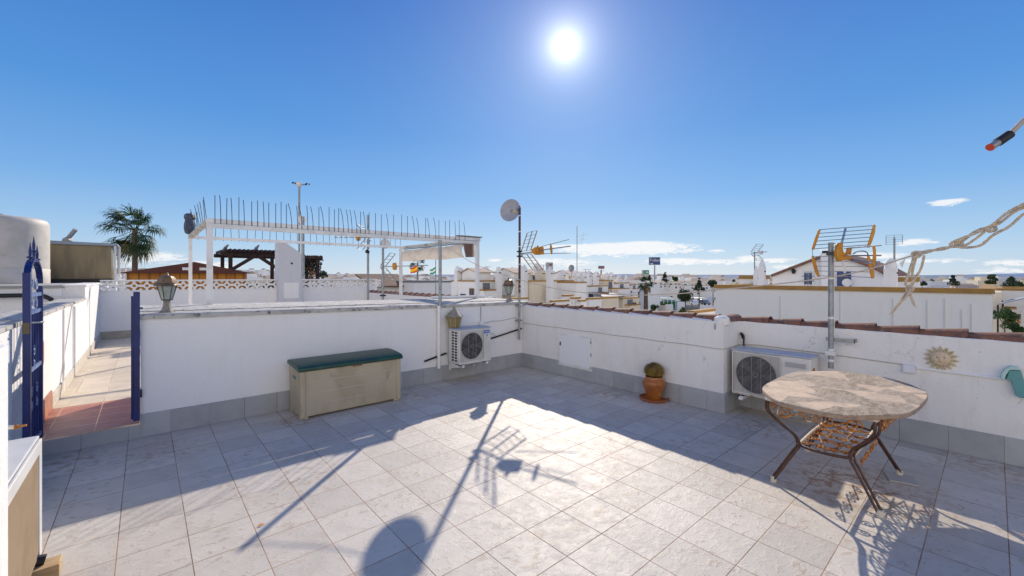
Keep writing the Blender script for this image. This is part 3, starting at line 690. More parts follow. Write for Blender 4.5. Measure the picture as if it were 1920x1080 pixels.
# lower shelf rim
for sy in (-1, 1): MB().tube([(cx-.405,cy+sy*.165,.335),(cx,cy+sy*.172,.335),(cx+.405,cy+sy*.165,.335)], .010, 8).build('shelf_rail', CREAMP, tb)
for sx in (-1, 1): MB().tube(bez((cx+sx*.405,cy-.165,.335),(cx+sx*.47,cy-.08,.335),(cx+sx*.47,cy+.08,.335),(cx+sx*.405,cy+.165,.335),12), .011, 8).build('shelf_end_bar', IRON, tb)
def scroll(o, eu, ev, L, H):
    """S-scroll along eu hanging by ev"""
    o = Vector(o); eu = Vector(eu); ev = Vector(ev); r = H*.42
    a = spiral(o+eu*r+ev*r, eu, ev, r*.12, r, 0, 1.55, 26)
    c1 = a[-1]; b = spiral(o+eu*(L-r)+ev*(H-r), -eu, -ev, r*.12, r, 0, 1.55, 26)
    return a + bez(c1, c1+(a[-1]-a[-2])*4, b[-1]+(b[-1]-b[-2])*4, b[-1], 8)[1:-1] + b[::-1]
for sy in (-1, 1):
    for k in range(4):
        x = cx-.46+k*.235
        m = MB(); m.tube(scroll((x, cy+sy*(.338+.02*(1-abs(k-1.5)/1.5)), .685), (1, 0, 0), (0,0,-1), .235, .135), .0058, 6); m.build('apron_scroll', RUST, tb)
for sx in (-1, 1):
    for k in range(2):
        m = MB(); m.tube(scroll((cx+sx*.615, cy-.26+k*.26, .685), (0,1,0), (0,0,-1), .25, .12), .0055, 6); m.build('apron_scroll', RUST if sx < 0 else CREAMP, tb)
for i in range(5):
    for j in range(2):
        s_ = 1 if (i+j) % 2 else -1; o_ = Vector((cx-.37+i*.155+(.10 if s_ < 0 else 0), cy-.158+j*.158, .335))
        m = MB(); m.tube(scroll(o_, (0,1,0), (s_,0,0), .158, .10), .0044, 5); m.build('shelf_scroll', RUST, tb)
m = MB()
for q in (-.055, .055): m.tube([(cx-.40, cy+q, .333), (cx+.40, cy+q, .333)], .0045, 5)
for q in (-1, 1): m.tube([(cx-.40, cy, .333), (cx-.05, cy+q*.11, .333), (cx+.40, cy, .333)], .0045, 5)
m.build('shelf_wires', RUST, tb)
for sy in (-1, 1):
    for k in range(3):
        m = MB(); m.tube(scroll((cx-.30+k*.21, cy+sy*.20, .325), (1,0,0), (0,0,-1), .20, .085), .005, 6); m.build('shelf_scroll', RUST, tb)
c = onZ(1690, 897)
tag(MB().obox(c+Vector((-.02,0,.006)), Vector((.085,.03,0)), Vector((-.03,.085,0)), Vector((0,0,.005))).build('loose_tile', mat('loose_tile_grey', (.42,.40,.38), rough=.6)), 'loose square tile under one table foot', 'tile')

# ---- ceramic sun face
sf = thing('sun_face', 'cream ceramic sun face with wavy rays on the parapet', 'wall ornament', (.4725, -5.407, .866))
C0 = Vector((.4715, -5.407, .866)); eu = Vector((0,-1,0)); ev = Vector((0,0,1)); nn_ = Vector((-1,0,0))
m = MB(); nray = 30
for k in range(nray):
    a = 2*PI*k/nray; L = .128 if k % 2 else .114; tw = .10 if k % 2 else -.02
    P = lambda r, aa, h: C0 + (eu*math.cos(aa)+ev*math.sin(aa))*r + nn_*h
    w = PI/nray
    m.add([P(.068,a-w,.002),P(.068,a+w,.002),P(.066,a,.026),P(.10,a-w*.72+tw*.5,.002),P(.10,a+w*.72+tw*.5,.002),P(.10,a+tw*.5,.02),P(L,a+tw*1.6,.008)],
          [(0,2,5,3),(2,1,4,5),(3,5,6),(5,4,6),(0,3,4,1),(3,6,4)])
m.build('rays', CLAYC, sf, smooth=50)
m = MB(); NR, NA = 16, 40
def fh(u, v):
    r = math.hypot(u, v); h = .034*math.sqrt(max(0, 1-(r/.072)**2)) + .008
    h += .016*math.exp(-((u/.0085)**2+((v+.004-(0))/.020)**2))        # nose
    h += .006*math.exp(-((u/.012)**2+((v+.016)/.007)**2))
    for s in (-1,1):
        h -= .007*math.exp(-(((u-s*.025)/.013)**2+((v-.014)/.008)**2))  # eye sockets
        h += .006*math.exp(-(((u-s*.026)/.018)**2+((v-.029-(.004*(1-abs(u)/.03)))/.005)**2))  # brows
        h += .006*math.exp(-(((u-s*.034)/.014)**2+((v+.018)/.014)**2))  # cheeks
    h -= .004*math.exp(-((u/.022)**2+((v+.036-u*u*9)/.003)**2))         # mouth
    h += .004*math.exp(-((u/.015)**2+((v+.044)/.005)**2))
    return h
for i in range(NR+1):
    for j in range(NA):
        r = .070*i/NR; a = 2*PI*j/NA; u, v = r*math.cos(a), r*math.sin(a); m.v.append(C0+eu*u+ev*v+nn_*fh(u, v))
for i in range(NR):
    for j in range(NA): m.f.append((i*NA+j, i*NA+(j+1)%NA, (i+1)*NA+(j+1)%NA, (i+1)*NA+j)); m.m.append(0)
m.build('face', CLAYF, sf, smooth=80)
for s in (-1, 1):
    q = C0+eu*(s*.025)+ev*.013+nn_*(fh(s*.025,.013)-.001)
    e = MB().lathe(q, [(.0105,0),(.009,.004),(.001,.006)], 12, axis=nn_, sx=1.2, sy=.8).build('eye', TAPE, sf)
    MB().lathe(q+nn_*.003, [(.007,0),(.005,.003),(.001,.004)], 10, axis=nn_).build('pupil', BLACK, e)

# ---- teal plastic hanger at the right edge
th = thing('hose_hanger', 'teal plastic hose hanger on the parapet at the right edge', 'hanger', onX(1895, 700, .47))
def PX(l, x): return [onX(u, v, x) for u, v in l]
MB().prism(PX([(1876,711),(1877,702),(1884,692),(1894,687),(1908,688),(1913,694),(1893,694),(1886,704),(1884,712)], .40), (.071,0,0)).build('hook', TEALP, th, bevel=.006)
MB().prism(PX([(1886,711.5),(1892,694.5),(1914,694.5),(1930,740),(1930,747),(1912,746),(1904,741),(1895,713)], .415), (.056,0,0)).build('arm', TEAL, th, bevel=.006)

# ---- rope and clothesline
m = MB()
RX = -2.07
A = smooth_path([Vector((RX,-8.9,2.9)), Vector((RX,-7.4,2.48))]+[onX(u, v, RX) for u, v in ((2010,352),(1960,372),(1920,387),(1884,402),(1860,424),(1832,432),(1801,454),(1770,467),(1740,470),(1716,477))], 8)
B = smooth_path([onX(u, v, RX-.012) for u, v in ((2010,362),(1960,384),(1920,401),(1893,424),(1862,441),(1838,460),(1806,464),(1782,458),(1800,448),(1830,437),(1862,420),(1890,398),(1925,380),(2010,345))], 8)
def twist(m, path, r, pitch=.032):
    P = [Vector(path[0])]
    for q in path[1:]:
        q = Vector(q); d = q-P[-1]; k = max(1, int(d.length/.005))
        P0_ = P[-1]; P += [P0_.lerp(q, i/k) for i in range(1, k+1)]
    for s in range(3):
        o = []; L_ = 0; u = None
        for i, p in enumerate(P):
            T = (P[min(i+1,len(P)-1)]-P[max(i-1,0)]); T = T.normalized() if T.length > 1e-9 else Vector((0,1,0))
            u = T.orthogonal().normalized() if u is None else (u-T*u.dot(T)).normalized()
            if i: L_ += (p-P[i-1]).length
            an = 2*PI*(L_/pitch+s/3); o.append(p+(u*math.cos(an)+T.cross(u)*math.sin(an))*r*.5)
        m.tube(o, r*.56, 6)
twist(m, A, .0072); twist(m, B, .0072)
C2 = smooth_path([onX(u, v, RX-.006) for u, v in ((2010,349),(1950,378),(1905,396),(1875,418),(1856,426),(1838,441),(1812,459),(1796,462),(1765,465),(1740,473),(1716,479))], 8)
twist(m, C2, .0066)
for u, v, r in ((1718,477,.019),(1798,457,.013),(1860,430,.014)):
    q = onX(u, v, RX)
    for k in range(3): m.tube([q+Vector((R.uniform(-.4,.4)*r, math.cos(a+k)*r, math.sin(a+k*.7)*r*.8)) for a in [2*PI*i/9 for i in range(10)]], .0062, 7)
T1 = smooth_path([onX(u, v, RX-.01) for u, v in ((1714,480),(1704,512),(1698,533),(1707,541),(1700,556),(1688,568),(1675,583))], 8)
T2 = smooth_path([onX(u, v, RX+.01) for u, v in ((1718,480),(1710,514),(1713,528),(1704,545),(1708,556),(1713,570))], 8)
T3 = smooth_path([onX(u, v, RX) for u, v in ((1733,479),(1726,505),(1714,524),(1702,545),(1690,562),(1680,577))], 8)
for T in (T1, T2, T3): twist(m, T, .0066)
q = onX(1706, 541, RX)
for k in range(3): m.tube([q+Vector((0, math.cos(a+k)*.013, math.sin(a+k)*.017)) for a in [2*PI*i/9 for i in range(10)]], .006, 7)
for T in (T1, T2, T3):
    for k in range(7):
        e = T[-1]; d = (T[-1]-T[-3]).normalized()
        m.tube([e-d*.01, e+d*R.uniform(.012,.03)+Vector((0,R.uniform(-.008,.008),0))], .0015, 4)
rp = tag(m.build('rope', ROPE), 'knotted cream cotton rope with frayed tails hanging at the right', 'rope')
L = [onX(1718, 477, RX), onX(1600, 512, -2.05), onX(1480, 530, -2.03), onX(1360, 542, -2.0), onX(1247, 552, -1.98), onX(1140, 552, -1.95), onX(1040, 541, -1.9), onX(943, 515, -1.85), onX(885, 492, -1.8), Vector((-1.768, -.07, 2.17))]
tag(MB().tube(smooth_path(L, 6), .0042, 6).build('clothesline', ROPE), 'thin sagging clothesline from the grey pole to the knotted rope', 'clothesline')
pe = thing('overhead_pipe', 'bent pipe end with black collar and red tip overhead', 'pipe', at(1880, 262, 1.6))
a, b, c = at(1857, 276, 1.6), at(1871, 267, 1.6), at(1893, 252, 1.6)
MB().tube([a, b], .0135, 14).build('end_sleeve', GALV, pe)
MB().tube([a-(b-a)*.09, a-(b-a)*.005], .0145, 14).build('red_tip', mat('red_plastic', (.55,.06,.02), rough=.4), pe)
MB().tube([b, c], .0165, 14).build('collar', BLACK, pe)
MB().tube(smooth_path([c, at(1905,240,1.6), at(1925,222,1.6), at(1960,205,1.6), at(2010,196,1.6), Vector((-2.45,-6.5,2.62)), Vector((-2.3,-7.6,2.72)), Vector((-2.3,-9.0,2.72))], 5), .0095, 10).build('pipe', mat('grey_pipe', (.40,.36,.32), rough=.5), pe)

# ---- dish mast in the corner
dm = thing('dish_mast', 'maroon mast in the corner with round dish and orange aerial', 'aerial', (-.12, -.07, .5))
mx, my = -.118, -.075
MB().tube([(mx-.012,my,.50),(mx-.004,my,1.35)], .020, 12).build('lower_pole', GALV, dm)
MB().tube([(mx-.004,my,1.35),(mx,my,2.92)], .021, 12).build('upper_pole', MAROON, dm)
for z in (1.42,1.50,1.86,2.18,2.45,2.74): MB().tube([(mx,my,z),(mx,my,z+.018)], .0235, 12).build('tape_band', TAPE, dm)
for z in (.85,1.12): MB().box((mx-.05,my-.02,z-.012),(mx+.04,my+.0745,z+.012)).build('wall_clamp', GALV, dm)
dc = at(957, 394.5, 7.76); nrm = (Vector(CAM)-dc); nrm.z = 0; nrm = (nrm.normalized()+Vector((-.75,.25,.18))).normalized()
ds = MB().lathe(dc, [(.001,-.03),(.08,-.025),(.16,-.008),(.203,.012),(.210,.014),(.203,.006),(.16,-.014),(.08,-.031),(.001,-.036)], 40, axis=nrm, cap=False).build('dish', mat('dish_grey', (.36,.37,.42), (.31,.32,.38), 9, rough=.5, dirt=(.15,.13,.12), ds=40, dlo=.70, dhi=.76), dm, smooth=60)
m = MB(); lc = at(965, 396, 7.5); m.lathe(lc, [(.001,-.03),(.03,-.028),(.038,-.01),(.036,.03),(.02,.05),(.001,.052)], 16, axis=(dc-lc)); m.build('feed_horn', mat('cream_plastic', (.50,.46,.30), rough=.5), dm)
m = MB(); m.tube([(mx,my,2.90), at(978,389,7.62), at(972,390,7.54), lc], .009, 8); m.tube([(mx,my,2.86), dc-nrm*.03], .014, 8); m.build('feed_arm', GALV, dm)
# aerial: corner reflector and orange feed
D = 7.72
Q = lambda u, v, d=D: at(u, v, d)
def rods(mb, pa, pb, n, r): 
    for i in range(n): 
        t_ = i/(n-1); mb.tube([pa[0].lerp(pa[1], t_), pb[0].lerp(pb[1], t_)], r, 5)
ub = [(Q(988.5,437,7.85),Q(977.5,471,7.85)), (Q(998,433.5,7.7),Q(987,470,7.7)), (Q(1007,432.5,7.5),Q(995,469,7.5))]
lb = [(Q(977.5,477,7.85),Q(998.5,506,7.85)), (Q(988,477,7.7),Q(1009,507,7.7)), (Q(995.5,476,7.5),Q(1018,505.5,7.5))]
for panel in (ub, lb):
    for k, (a, b) in enumerate(panel): MB().tube([a, b], .010, 6).build('reflector_bar', mat('weathered_orange', (.42,.20,.05), (.34,.24,.16), 9, rough=.6) if k != 1 else mat('weathered_rod', (.30,.26,.22), rough=.5), dm)
    m = MB()
    for i in range(6):
        t_ = i/5; m.tube([panel[k][0].lerp(panel[k][1], t_) for k in (0,1,2)], .004, 5)
    m.build('reflector_rods', ALU, dm)
m = MB(); m.tube([Q(975,476,7.8), Q(990,474,7.65), Q(1015,471,7.5)], .012, 8); m.tube([Q(1012,463),Q(1067,449)], .006, 6); m.tube([Q(1013,469,7.5),Q(1070,461.5,7.3)], .010, 6); m.tube([Q(1012,476),Q(1071,474.5)], .006, 6); m.build('boom', ALU, dm)
m = MB()
m.prism([Q(u,v,7.5) for u,v in ((996,468),(1003,463),(1012,462.5),(1013,477),(1003,478),(996,474))], Vector((.05,-.05,0))); m.build('feed_box', ORANGE, dm, bevel=.008)
m = MB(); m.lathe(Q(1033.5,467,7.42), [(.001,-.012),(.08,-.010),(.098,0),(.08,.010),(.001,.012)], 20, axis=Q(1070,461.5,7.3)-Q(1013,469,7.5), sx=.55, sy=1.0, a0=0, cap=False); m.build('director_plate', ORANGE, dm)
for u, v, rr in ((1009,469,.09),): MB().lathe(Q(u,v,7.45), [(.001,-.014),(.07,-.012),(rr,0),(.07,.012),(.001,.014)], 20, axis=Q(1070,461.5,7.3)-Q(1013,469,7.5), sx=.7, sy=1, cap=False).build('feed_plate', ORANGE, dm)
for z in (2.0, 2.085): MB().box((mx-.045,my-.03,z),(mx+.035,my+.03,z+.025)).build('clamp', BLACK, dm)

# ---- right aerial on its galvanised mast
ra = thing('aerial_mast', 'galvanised mast with orange winged aerial behind the table', 'aerial', (.35, -4.579, .66))
mx, my = .35, -4.579
MB().tube([(mx,my,.655),(mx,my,2.015)], .0255, 16).build('pole', GALV, ra)
for z in (1.63, 1.20, .855, .74): MB().tube([(mx,my,z-.012),(mx,my,z+.012)], .029, 14).build('tape_band', TAPE, ra)
m = MB(); m.obox((mx,my,.82), (.04,0,0), (0,.04,0), (0,0,.022)); m.build('lower_clamp', WMETAL, ra)
m = MB(); m.box((mx+.02,my-.20,.945),(mx+.026,my+.05,.985)); m.box((mx+.02,my-.20,.945),(.4725,my-.194,.985)); m.tube([(mx-.035,my,.965),(mx+.035,my,.965)], .006, 6); m.build('wall_bracket', GALV, ra)
m = MB(); m.tube(smooth_path([(mx+.02,my-.01,1.80),(mx+.035,my-.015,1.7),(mx+.03,my-.02,1.3),(mx+.033,my-.02,1.0),(mx+.03,my-.015,.70)]), .006, 6); m.build('cable', TAPE, ra)
def vane(pts, d, th=.012):
    m = MB(); P = [at(u, v, d) for u, v in pts]; m.prism(P, ray(960,518).normalized()*th); return m
dl, dr = 4.72, 4.36
for pts, d in (([(1535.5,430),(1538.5,429.5),(1539.5,431),(1533,451),(1527,468),(1523.5,468.5),(1523,466),(1529,446)], dl),
               ([(1638,421.5),(1641.5,421),(1642.5,423),(1641,437),(1636,452),(1631,464),(1627,464.5),(1626.5,462),(1632,444)], dr),
               ([(1522.5,480),(1526,479),(1529,488),(1534,505),(1537.5,518),(1534,519.5),(1529,510),(1524,492)], dl),
               ([(1626.5,477),(1630,477),(1635,493),(1640,511),(1640,521),(1635,522.5),(1632,510),(1628,492)], dr),
               ([(1637,462),(1641.5,461),(1643,468),(1643.5,485),(1641,499),(1638,499),(1637,488),(1638.5,475)], dr-.35)):
    vane(pts, d).build('end_vane', ORANGE, ra, bevel=.004)
m = MB()
for i in range(6):
    t_ = i/5; m.tube([at(1537-t_*10.5, 430.5+t_*36, dl), at(1638-t_*9, 423+t_*36, dr)], .0042, 6)
for i in range(5):
    t_ = i/4; m.tube([at(1525+t_*10, 481+t_*36, dl), at(1628+t_*9, 480+t_*40, dr)], .0036, 6)
m.tube([at(1523.5,468,dl), at(1523.5,480,dl)], .003, 6)
m.build('reflector_rods', ALU, ra)
m = MB(); P = [at(u, v, 4.5) for u, v in ((1585.5,426),(1588.5,426),(1580.5,456),(1577,456))]; m.prism(P, ray(960,518).normalized()*.012); m.build('stem', mat('blue_tape_stem', (.05,.16,.42), (.40,.42,.46), 40, rough=.5), ra)
vane([(1573,456),(1582,456),(1581,465),(1583,474),(1597,473),(1598,486),(1582,487.5),(1579,489.5),(1573.5,489),(1569,475),(1571,465)], 4.42, .05).build('feed_box', ORANGE, ra, bevel=.008)
vane([(1590,464.5),(1598.5,464.5),(1596.5,474),(1587.5,474)], 4.42, .02).build('feed_lug', ORANGE, ra, bevel=.004)
m = MB(); m.tube([at(1559,472,4.6), at(1574,471,4.48)], .014, 8); m.tube([at(1580,479,4.45), at(1652,479,4.0)], .007, 6); m.tube([at(1583,466,4.45), at(1652,460,4.0)], .006, 6); m.tube([at(1599,486,4.4), at(1646,496.5,4.0)], .008, 6)
m.tube(smooth_path([at(1600,476,4.4), at(1608,471.5,4.3), at(1620,471,4.2), at(1626,474,4.15), at(1627,477,4.15)]), .006, 6)
m.tube([at(1606,490.5,4.3), at(1650,490.5,4.0)], .004, 6); m.build('boom', ALU, ra)
m = MB(); m.obox((mx,my,1.895), (.035,0,0), (0,.035,0), (0,0,.018)); m.tube([at(1542,472.5,4.6), at(1558,472,4.58)], .014, 8); m.build('clamp', mat('dark_clamp', (.06,.065,.08), rough=.5, metal=.4), ra)
m = MB(); m.tube([at(1579,489,4.45), at(1583,500,4.45), at(1584,512,4.45)], .010, 8); m.build('lower_stem', TAPE, ra)
SKYSTR = .10; SUNE = 5.0; NISH = .16
RAMP = [(0, (.56,.70,.86)), (90, (.015,.11,.43)), (4, (.38,.595,.86)), (10, (.18,.43,.83)), (18, (.08,.305,.75)), (34, (.024,.165,.60))]
BACK0, BACK1, BACKFILLCOL, BE0, BE1 = .15, .7, (14.3, 13.2, 11.9), 20, 46
CLOUDCOL = (10.2, 10, 9.8); GL = (60, 17, 1.8, 1.6); GW = .6
# ================================================================== NEXT TERRACE: lattice wall, pergola, chimney pier
cw = thing('lattice_wall', 'white wall with a band of pierced round lattice blocks across the passage end', 'wall', (-2.6, 8.3, 0))
m = MB(); m.box((-6.05, 8.18, -.2), (.75, 8.40, 1.275)); m.build('wall_body', WHITE, cw, smooth=0)
MB().box((-6.05, 8.165, 1.2755), (.76, 8.41, 1.292)).build('ledge', WHITE, cw)
MB().box((-6.05, 8.16, 1.532), (.77, 8.42, 1.56)).build('top_rail', WHITE, cw)
MB().box((-6.05, 8.168, .148), (-5.28, 8.1795, .33)).build('skirting', mat('tan_skirting', (.40,.36,.30), (.34,.30,.25), 6, rough=.6), cw)
MB().box((-5.66, 8.172, .33), (-5.645, 8.1795, 1.27)).build('cable_conduit', WHITE, cw)
m = MB(); BS = .24; x = -6.05
while x < .70:
    c = Vector((x+BS/2, 8.23, 1.412)); h = BS/2; d_ = Vector((0,.12,0))
    P = lambda a, r: c + Vector((r*math.cos(a), 0, r*math.sin(a)))
    for k in range(16):
        a0, a1 = 2*PI*k/16, 2*PI*(k+1)/16
        m.prism([P(a0,.036), P(a0,.070), P(a1,.070), P(a1,.036)], d_)
    for k in range(4):
        a = PI/2*k; e = Vector((math.cos(a),0,math.sin(a))); f = Vector((-math.sin(a),0,math.cos(a)))
        m.prism([c+e*.067+f*.028, c+e*.067-f*.028, c+e*h-f*.028, c+e*h+f*.028], d_)
        q = e+f
        m.prism([c+e*h+f*.062, c+e*.062+f*h, c+q*h], d_)
    x += BS
for z in (1.2925, 1.524): m.box((-6.05, 8.231, z), (.70, 8.349, z+.0075))
m.build('lattice_band', WHITE, cw, smooth=0)
MB().box((.70, 8.2, 1.293), (.76, 8.40, 1.5315)).build('end_post', WHITE, cw)
cp = thing('chimney_pier', 'white slant topped chimney pier standing in the lattice wall', 'chimney', (-2.0, 8.0, 0))
MB().prism([(-2.32,7.9,-.1),(-1.72,7.9,-.1),(-1.72,7.9,2.33),(-2.16,7.9,2.65),(-2.32,7.9,2.63)], (0,.5,0)).build('pier_body', HGREY, cp, smooth=0)
MB().box((-2.19, 7.885, 1.0), (-1.79, 7.8995, 1.46)).build('panel', WHITE, cp)
MB().lathe((-1.98, 7.8985, 2.03), [(.03,-.004),(.03,.004)], 12, axis=(0,-1,0)).build('vent_hole', DARK, cp)
nw = thing('neighbour_parapet', 'low parapet with clay tiles running away beyond the grey pole', 'wall', (.45, 4.8, 0))
MB().box((.32, 1.48, -.2), (.62, 8.17, 1.11)).build('wall_body', WHITE, nw, smooth=0)
m = MB()
for i in range(20): barrel(m, (.46, 8.15-i*.33, 1.105), (.46, 8.15-i*.33-.37, 1.115), .075, .10)
m.build('tile_coping', mat('pale_clay_tile', (.36,.20,.14), (.22,.14,.11), 6, dirt=(.46,.36,.28), ds=18, rough=.8), nw, smooth=50)
MB().lathe((.46, 1.50, 1.10), [(.11,-.03),(.11,.02),(.09,.03)], 20, axis=(0,-1,0)).build('end_cap', WHITE, nw)
m = MB(); m.tube([(-1.1,1.36,wtop(-.6)+.05), (.2,1.36,wtop(.1)+.05)], .028, 10); tag(m.build('drain_pipe', WHITE), 'white pipe lying on the parapet top behind the dish mast', 'pipe')

pg = thing('pergola', 'white metal pergola frame topped with rows of bird spikes', 'pergola', (-2.3, 2.9, 1.2))
XL, XR, YN, YF, ZT = -4.58, -.06, 1.30, 4.55, 2.44
for x, y, w in ((XL,YN,.034), (XR,YN,.034), (XL,YF,.028), (XR-.1,YF,.034)):
    MB().box((x-w, y-w, (wtop(x)+.012) if y == YN else 0), (x+w, y+w, ZT-.062)).build('post', WMETAL, pg, bevel=.003)
MB().box((XL-.04, YN-.035, ZT-.06), (XR+.06, YN+.03, ZT)).build('top_rail', WMETAL, pg, bevel=.003)
MB().box((XL-.02, YN-.03, ZT-.125), (XR-.04, YN+.025, ZT-.068)).build('lower_rail', WMETAL, pg, bevel=.003)
MB().box((XL-.04, YF-.03, ZT-.055), (XR+.02, YF+.03, ZT)).build('top_rail', WMETAL, pg, bevel=.003)
for x in (XL, XR): MB().box((x-.035, YN+.031, ZT-.05), (x+.035, YF-.031, ZT+.006)).build('side_rail', mat('weathered_rail', (.55,.53,.49), (.30,.27,.23), 5, rough=.7), pg, bevel=.003)
m = MB(); m.box((XR-.5, YN-.05, ZT+.012), (XR+.10, YN+.06, ZT+.03)); m.tube([(XR-.9,YN+.3,ZT-.03),(XR-.02,YN+.02,ZT-.03)], .02, 6); m.build('loose_board', mat('worn_board', (.34,.25,.16), (.24,.18,.13), 8, rough=.8), pg)
spx = [403,414,425,435,448,458,472,483,495,504,517,527,537,547,558,566,577,587,598,607,617,627,635,644,653,660,669,676,685,692,704,715,728,738,753,764,777,785,798,805,817,823,835,843,854,861,872]
for i, u in enumerate(spx):
    p = onY(u, 420, YN-.04); L = .30 + R.uniform(-.02,.03); lean = R.choice((0,0,.0,-.12,-.16,-.05)) if i > 8 else R.choice((0,-.04,.01))
    MB().tube([(p.x,YN-.04,ZT-.07), (p.x,YN-.04,ZT+.03), (p.x+lean*.4*L,YN-.04,ZT+.03+L*.55), (p.x+lean*L,YN-.04,ZT+.0+L)], .0046, 5).build('bird_spike', SPIKE, pg)
for i in range(32):
    x = XL + .12 + i*.138
    MB().tube([(x,YF,ZT-.07), (x+R.uniform(-.02,.02),YF,ZT+.27)], .0046, 5).build('bird_spike', SPIKE, pg)
for i in range(12):
    y = YN + .12 + i*.24; lx = R.uniform(-.10,.02)
    MB().tube([(XL-.02,y,ZT-.04), (XL-.02+lx,y+R.uniform(-.05,.05),ZT+.30)], .004, 5).build('bird_spike', SPIKE, pg)
# owl decoy sitting on the far end
oc = Vector((XL-.03, 4.30, ZT+.008))
ow = thing('owl_decoy', 'dark plastic owl decoy perched on the pergola corner', 'decoy', oc)
MB().lathe(oc, [(.04,0),(.07,.02),(.086,.09),(.088,.16),(.076,.23),(.066,.27)], 20, sy=.9).build('body', OWLM, ow, smooth=70)
m = MB().lathe(oc, [(.064,.262),(.082,.29),(.088,.33),(.08,.365),(.05,.39),(.001,.395)], 20, sy=.9)
for s in (-1,1): m.lathe(oc+Vector((.02,s*.055,.375)), [(.028,-.02),(.018,.02),(.001,.05)], 8)
hd = m.build('head', OWLM, ow, smooth=70)
for s in (-1,1): MB().lathe(oc+Vector((.066,s*.036-.02,.335)), [(.026,-.006),(.024,.012),(.001,.016)], 12, axis=(.9,s*.3-.3,0)).build('eye', mat('owl_eye', (.45,.40,.25), rough=.3), hd)
m = MB(); m.lathe(oc+Vector((.08,-.03,.31)), [(.014,0),(.001,.04)], 8, axis=(.6,-.3,-.7)); m.build('beak', BLACK, hd)
for s in (-1,1): MB().lathe(oc+Vector((-.02,s*.07,.03)), [(.01,0),(.05,.05),(.055,.13),(.035,.20),(.001,.22)], 10, sy=.45).build('wing', OWLM, ow, smooth=70)
# blind hanging at the right end of the pergola
bl = thing('rolled_awning', 'cream fabric awning with striped pleats hanging from the pergola', 'awning', (-.12, 2.9, 2.0))
def blz(y, lo): return (2.055 if lo else 2.335) + .012*math.sin(y*4.3) - (.012 if lo else 0)
m = MB(); K = 26
for k in range(K+1):
    y = 4.48 - (4.48-1.72)*k/K
    for j in range(6):
        t_ = j/5; m.v.append(Vector((-.10 - .05*math.sin(t_*PI) + .012*math.sin(y*9+t_*3), y + .05*t_*(1 if k == 0 else -.4), blz(y,0)*(1-t_)+blz(y,1)*t_)))
for k in range(K):
    for j in range(5): m.f.append((k*6+j, (k+1)*6+j, (k+1)*6+j+1, k*6+j+1)); m.m.append(0)
m.build('fabric', CANVAS, bl, smooth=80)
m = MB(); K = 16
for k in range(K+1):
    y = 1.72 - .36*k/K
    for j in range(4):
        t_ = j/3; m.v.append(Vector((-.10 + (.03 if k % 2 else -.03), y - .10*t_*(1-k/K), blz(y,0)*(1-t_)+blz(y,1)*t_ + .01*k/K)))
for k in range(K):
    for j in range(3): m.f.append((k*4+j, (k+1)*4+j, (k+1)*4+j+1, k*4+j+1)); m.m.append(k % 2)
m.build('striped_pleats', [STRIPE, CANVAS], bl, smooth=0)
m = MB(); m.tube([(-.10,4.5,2.36),(-.10,1.36,2.36)], .014, 8); m.build('hanging_wire', GALV, bl)

# masts and aerials behind the pergola
wm = thing('weather_mast', 'tall thin mast with wind cups and sensor head', 'weather station', at(561, 500, 14.5))
q0, q1 = at(561, 500, 14.5), at(561, 347, 14.5); q0.z = 1.0
MB().tube([q0, q1], .035, 10).build('pole', GALV, wm)
MB().lathe(q1, [(.06,-.06),(.075,-.02),(.10,.0),(.10,.08),(.07,.10)], 14).build('sensor_head', TAPE, wm)
m = MB(); e = Vector((.754,-.657,0)); m.tube([q1-e*.18+Vector((0,0,.05)), q1+e*.28+Vector((0,0,.0))], .012, 6); m.build('cross_arm', BLACK, wm)
for s in (-.18, .28):
    m = MB()
    for k in range(3):
        a = k*2.1; m.lathe(q1+e*s+Vector((.06*math.cos(a),.06*math.sin(a),.08 if s<0 else .04)), [(.001,-.03),(.035,0),(.001,.03)], 8)
    m.build('wind_cups', BLACK, wm)
m = MB(); r_ = at(566, 412, 14.4); m.lathe(r_, [(.001,-.02),(.14,.02),(.001,-.05)], 16, axis=Vector(CAM)-r_); m.build('small_dish', TAPE, wm)
p2 = thing('mast_pole', 'second shorter grey pole right of the weather mast', 'pole', at(568, 500, 14.0))
q0, q1 = at(568, 500, 14.0), at(568, 406, 14.0); q0.z = 1.0; MB().tube([q0, q1], .05, 8).build('pole', GALV, p2)
def yagi(root, c, d, L, up, mt, hub=True):
    m = MB(); c = Vector(c); d = Vector(d).normalized(); s = Vector((-d.y, d.x, 0)).normalized(); u = Vector((0,0,1))
    m.tube([c-d*.1, c+d*L], .012, 6)
    for i in range(6):
        q = c + d*(L*.25+L*.75*i/5); m.tube([q-s*.11, q+s*.11], .007, 5)
    m.build('boom', ALU, root)
    m = MB()
    for sg in (-1, 1):
        for j in range(5): 
            q = c - d*.02 + d*(.06*j) + u*(sg*.08*(j+.4)); m.tube([q-s*.25, q+s*.25], .007, 5)
        for ss in (-.25,.25): m.tube([c+s*ss+u*sg*.03-d*.02, c+s*ss+d*.24+u*sg*.35], .012, 5)
    m.build('reflector', ALU, root)
    MB().lathe(c+d*.28, [(.001,-.05),(.09,-.04),(.10,.04),(.001,.06)], 12, axis=d).build('feed_box', mt, root)
a3 = thing('aerial_mast', 'thin grey mast with aerial rising through the pergola beams', 'aerial', at(690, 490, 12.5))
q0, q1 = at(690, 480, 12.5), at(690, 403, 12.5); q0.z = .9
MB().tube([q0, q1], .035, 8).build('pole', GALV, a3); yagi(a3, at(690, 446, 12.5), Vector((-.75,.62,.02)), 1.0, 1, ORANGE)
MB().lathe(at(689, 472, 12.4), [(.06,-.04),(.07,.03),(.03,.06)], 8).build('camera', BLACK, a3)
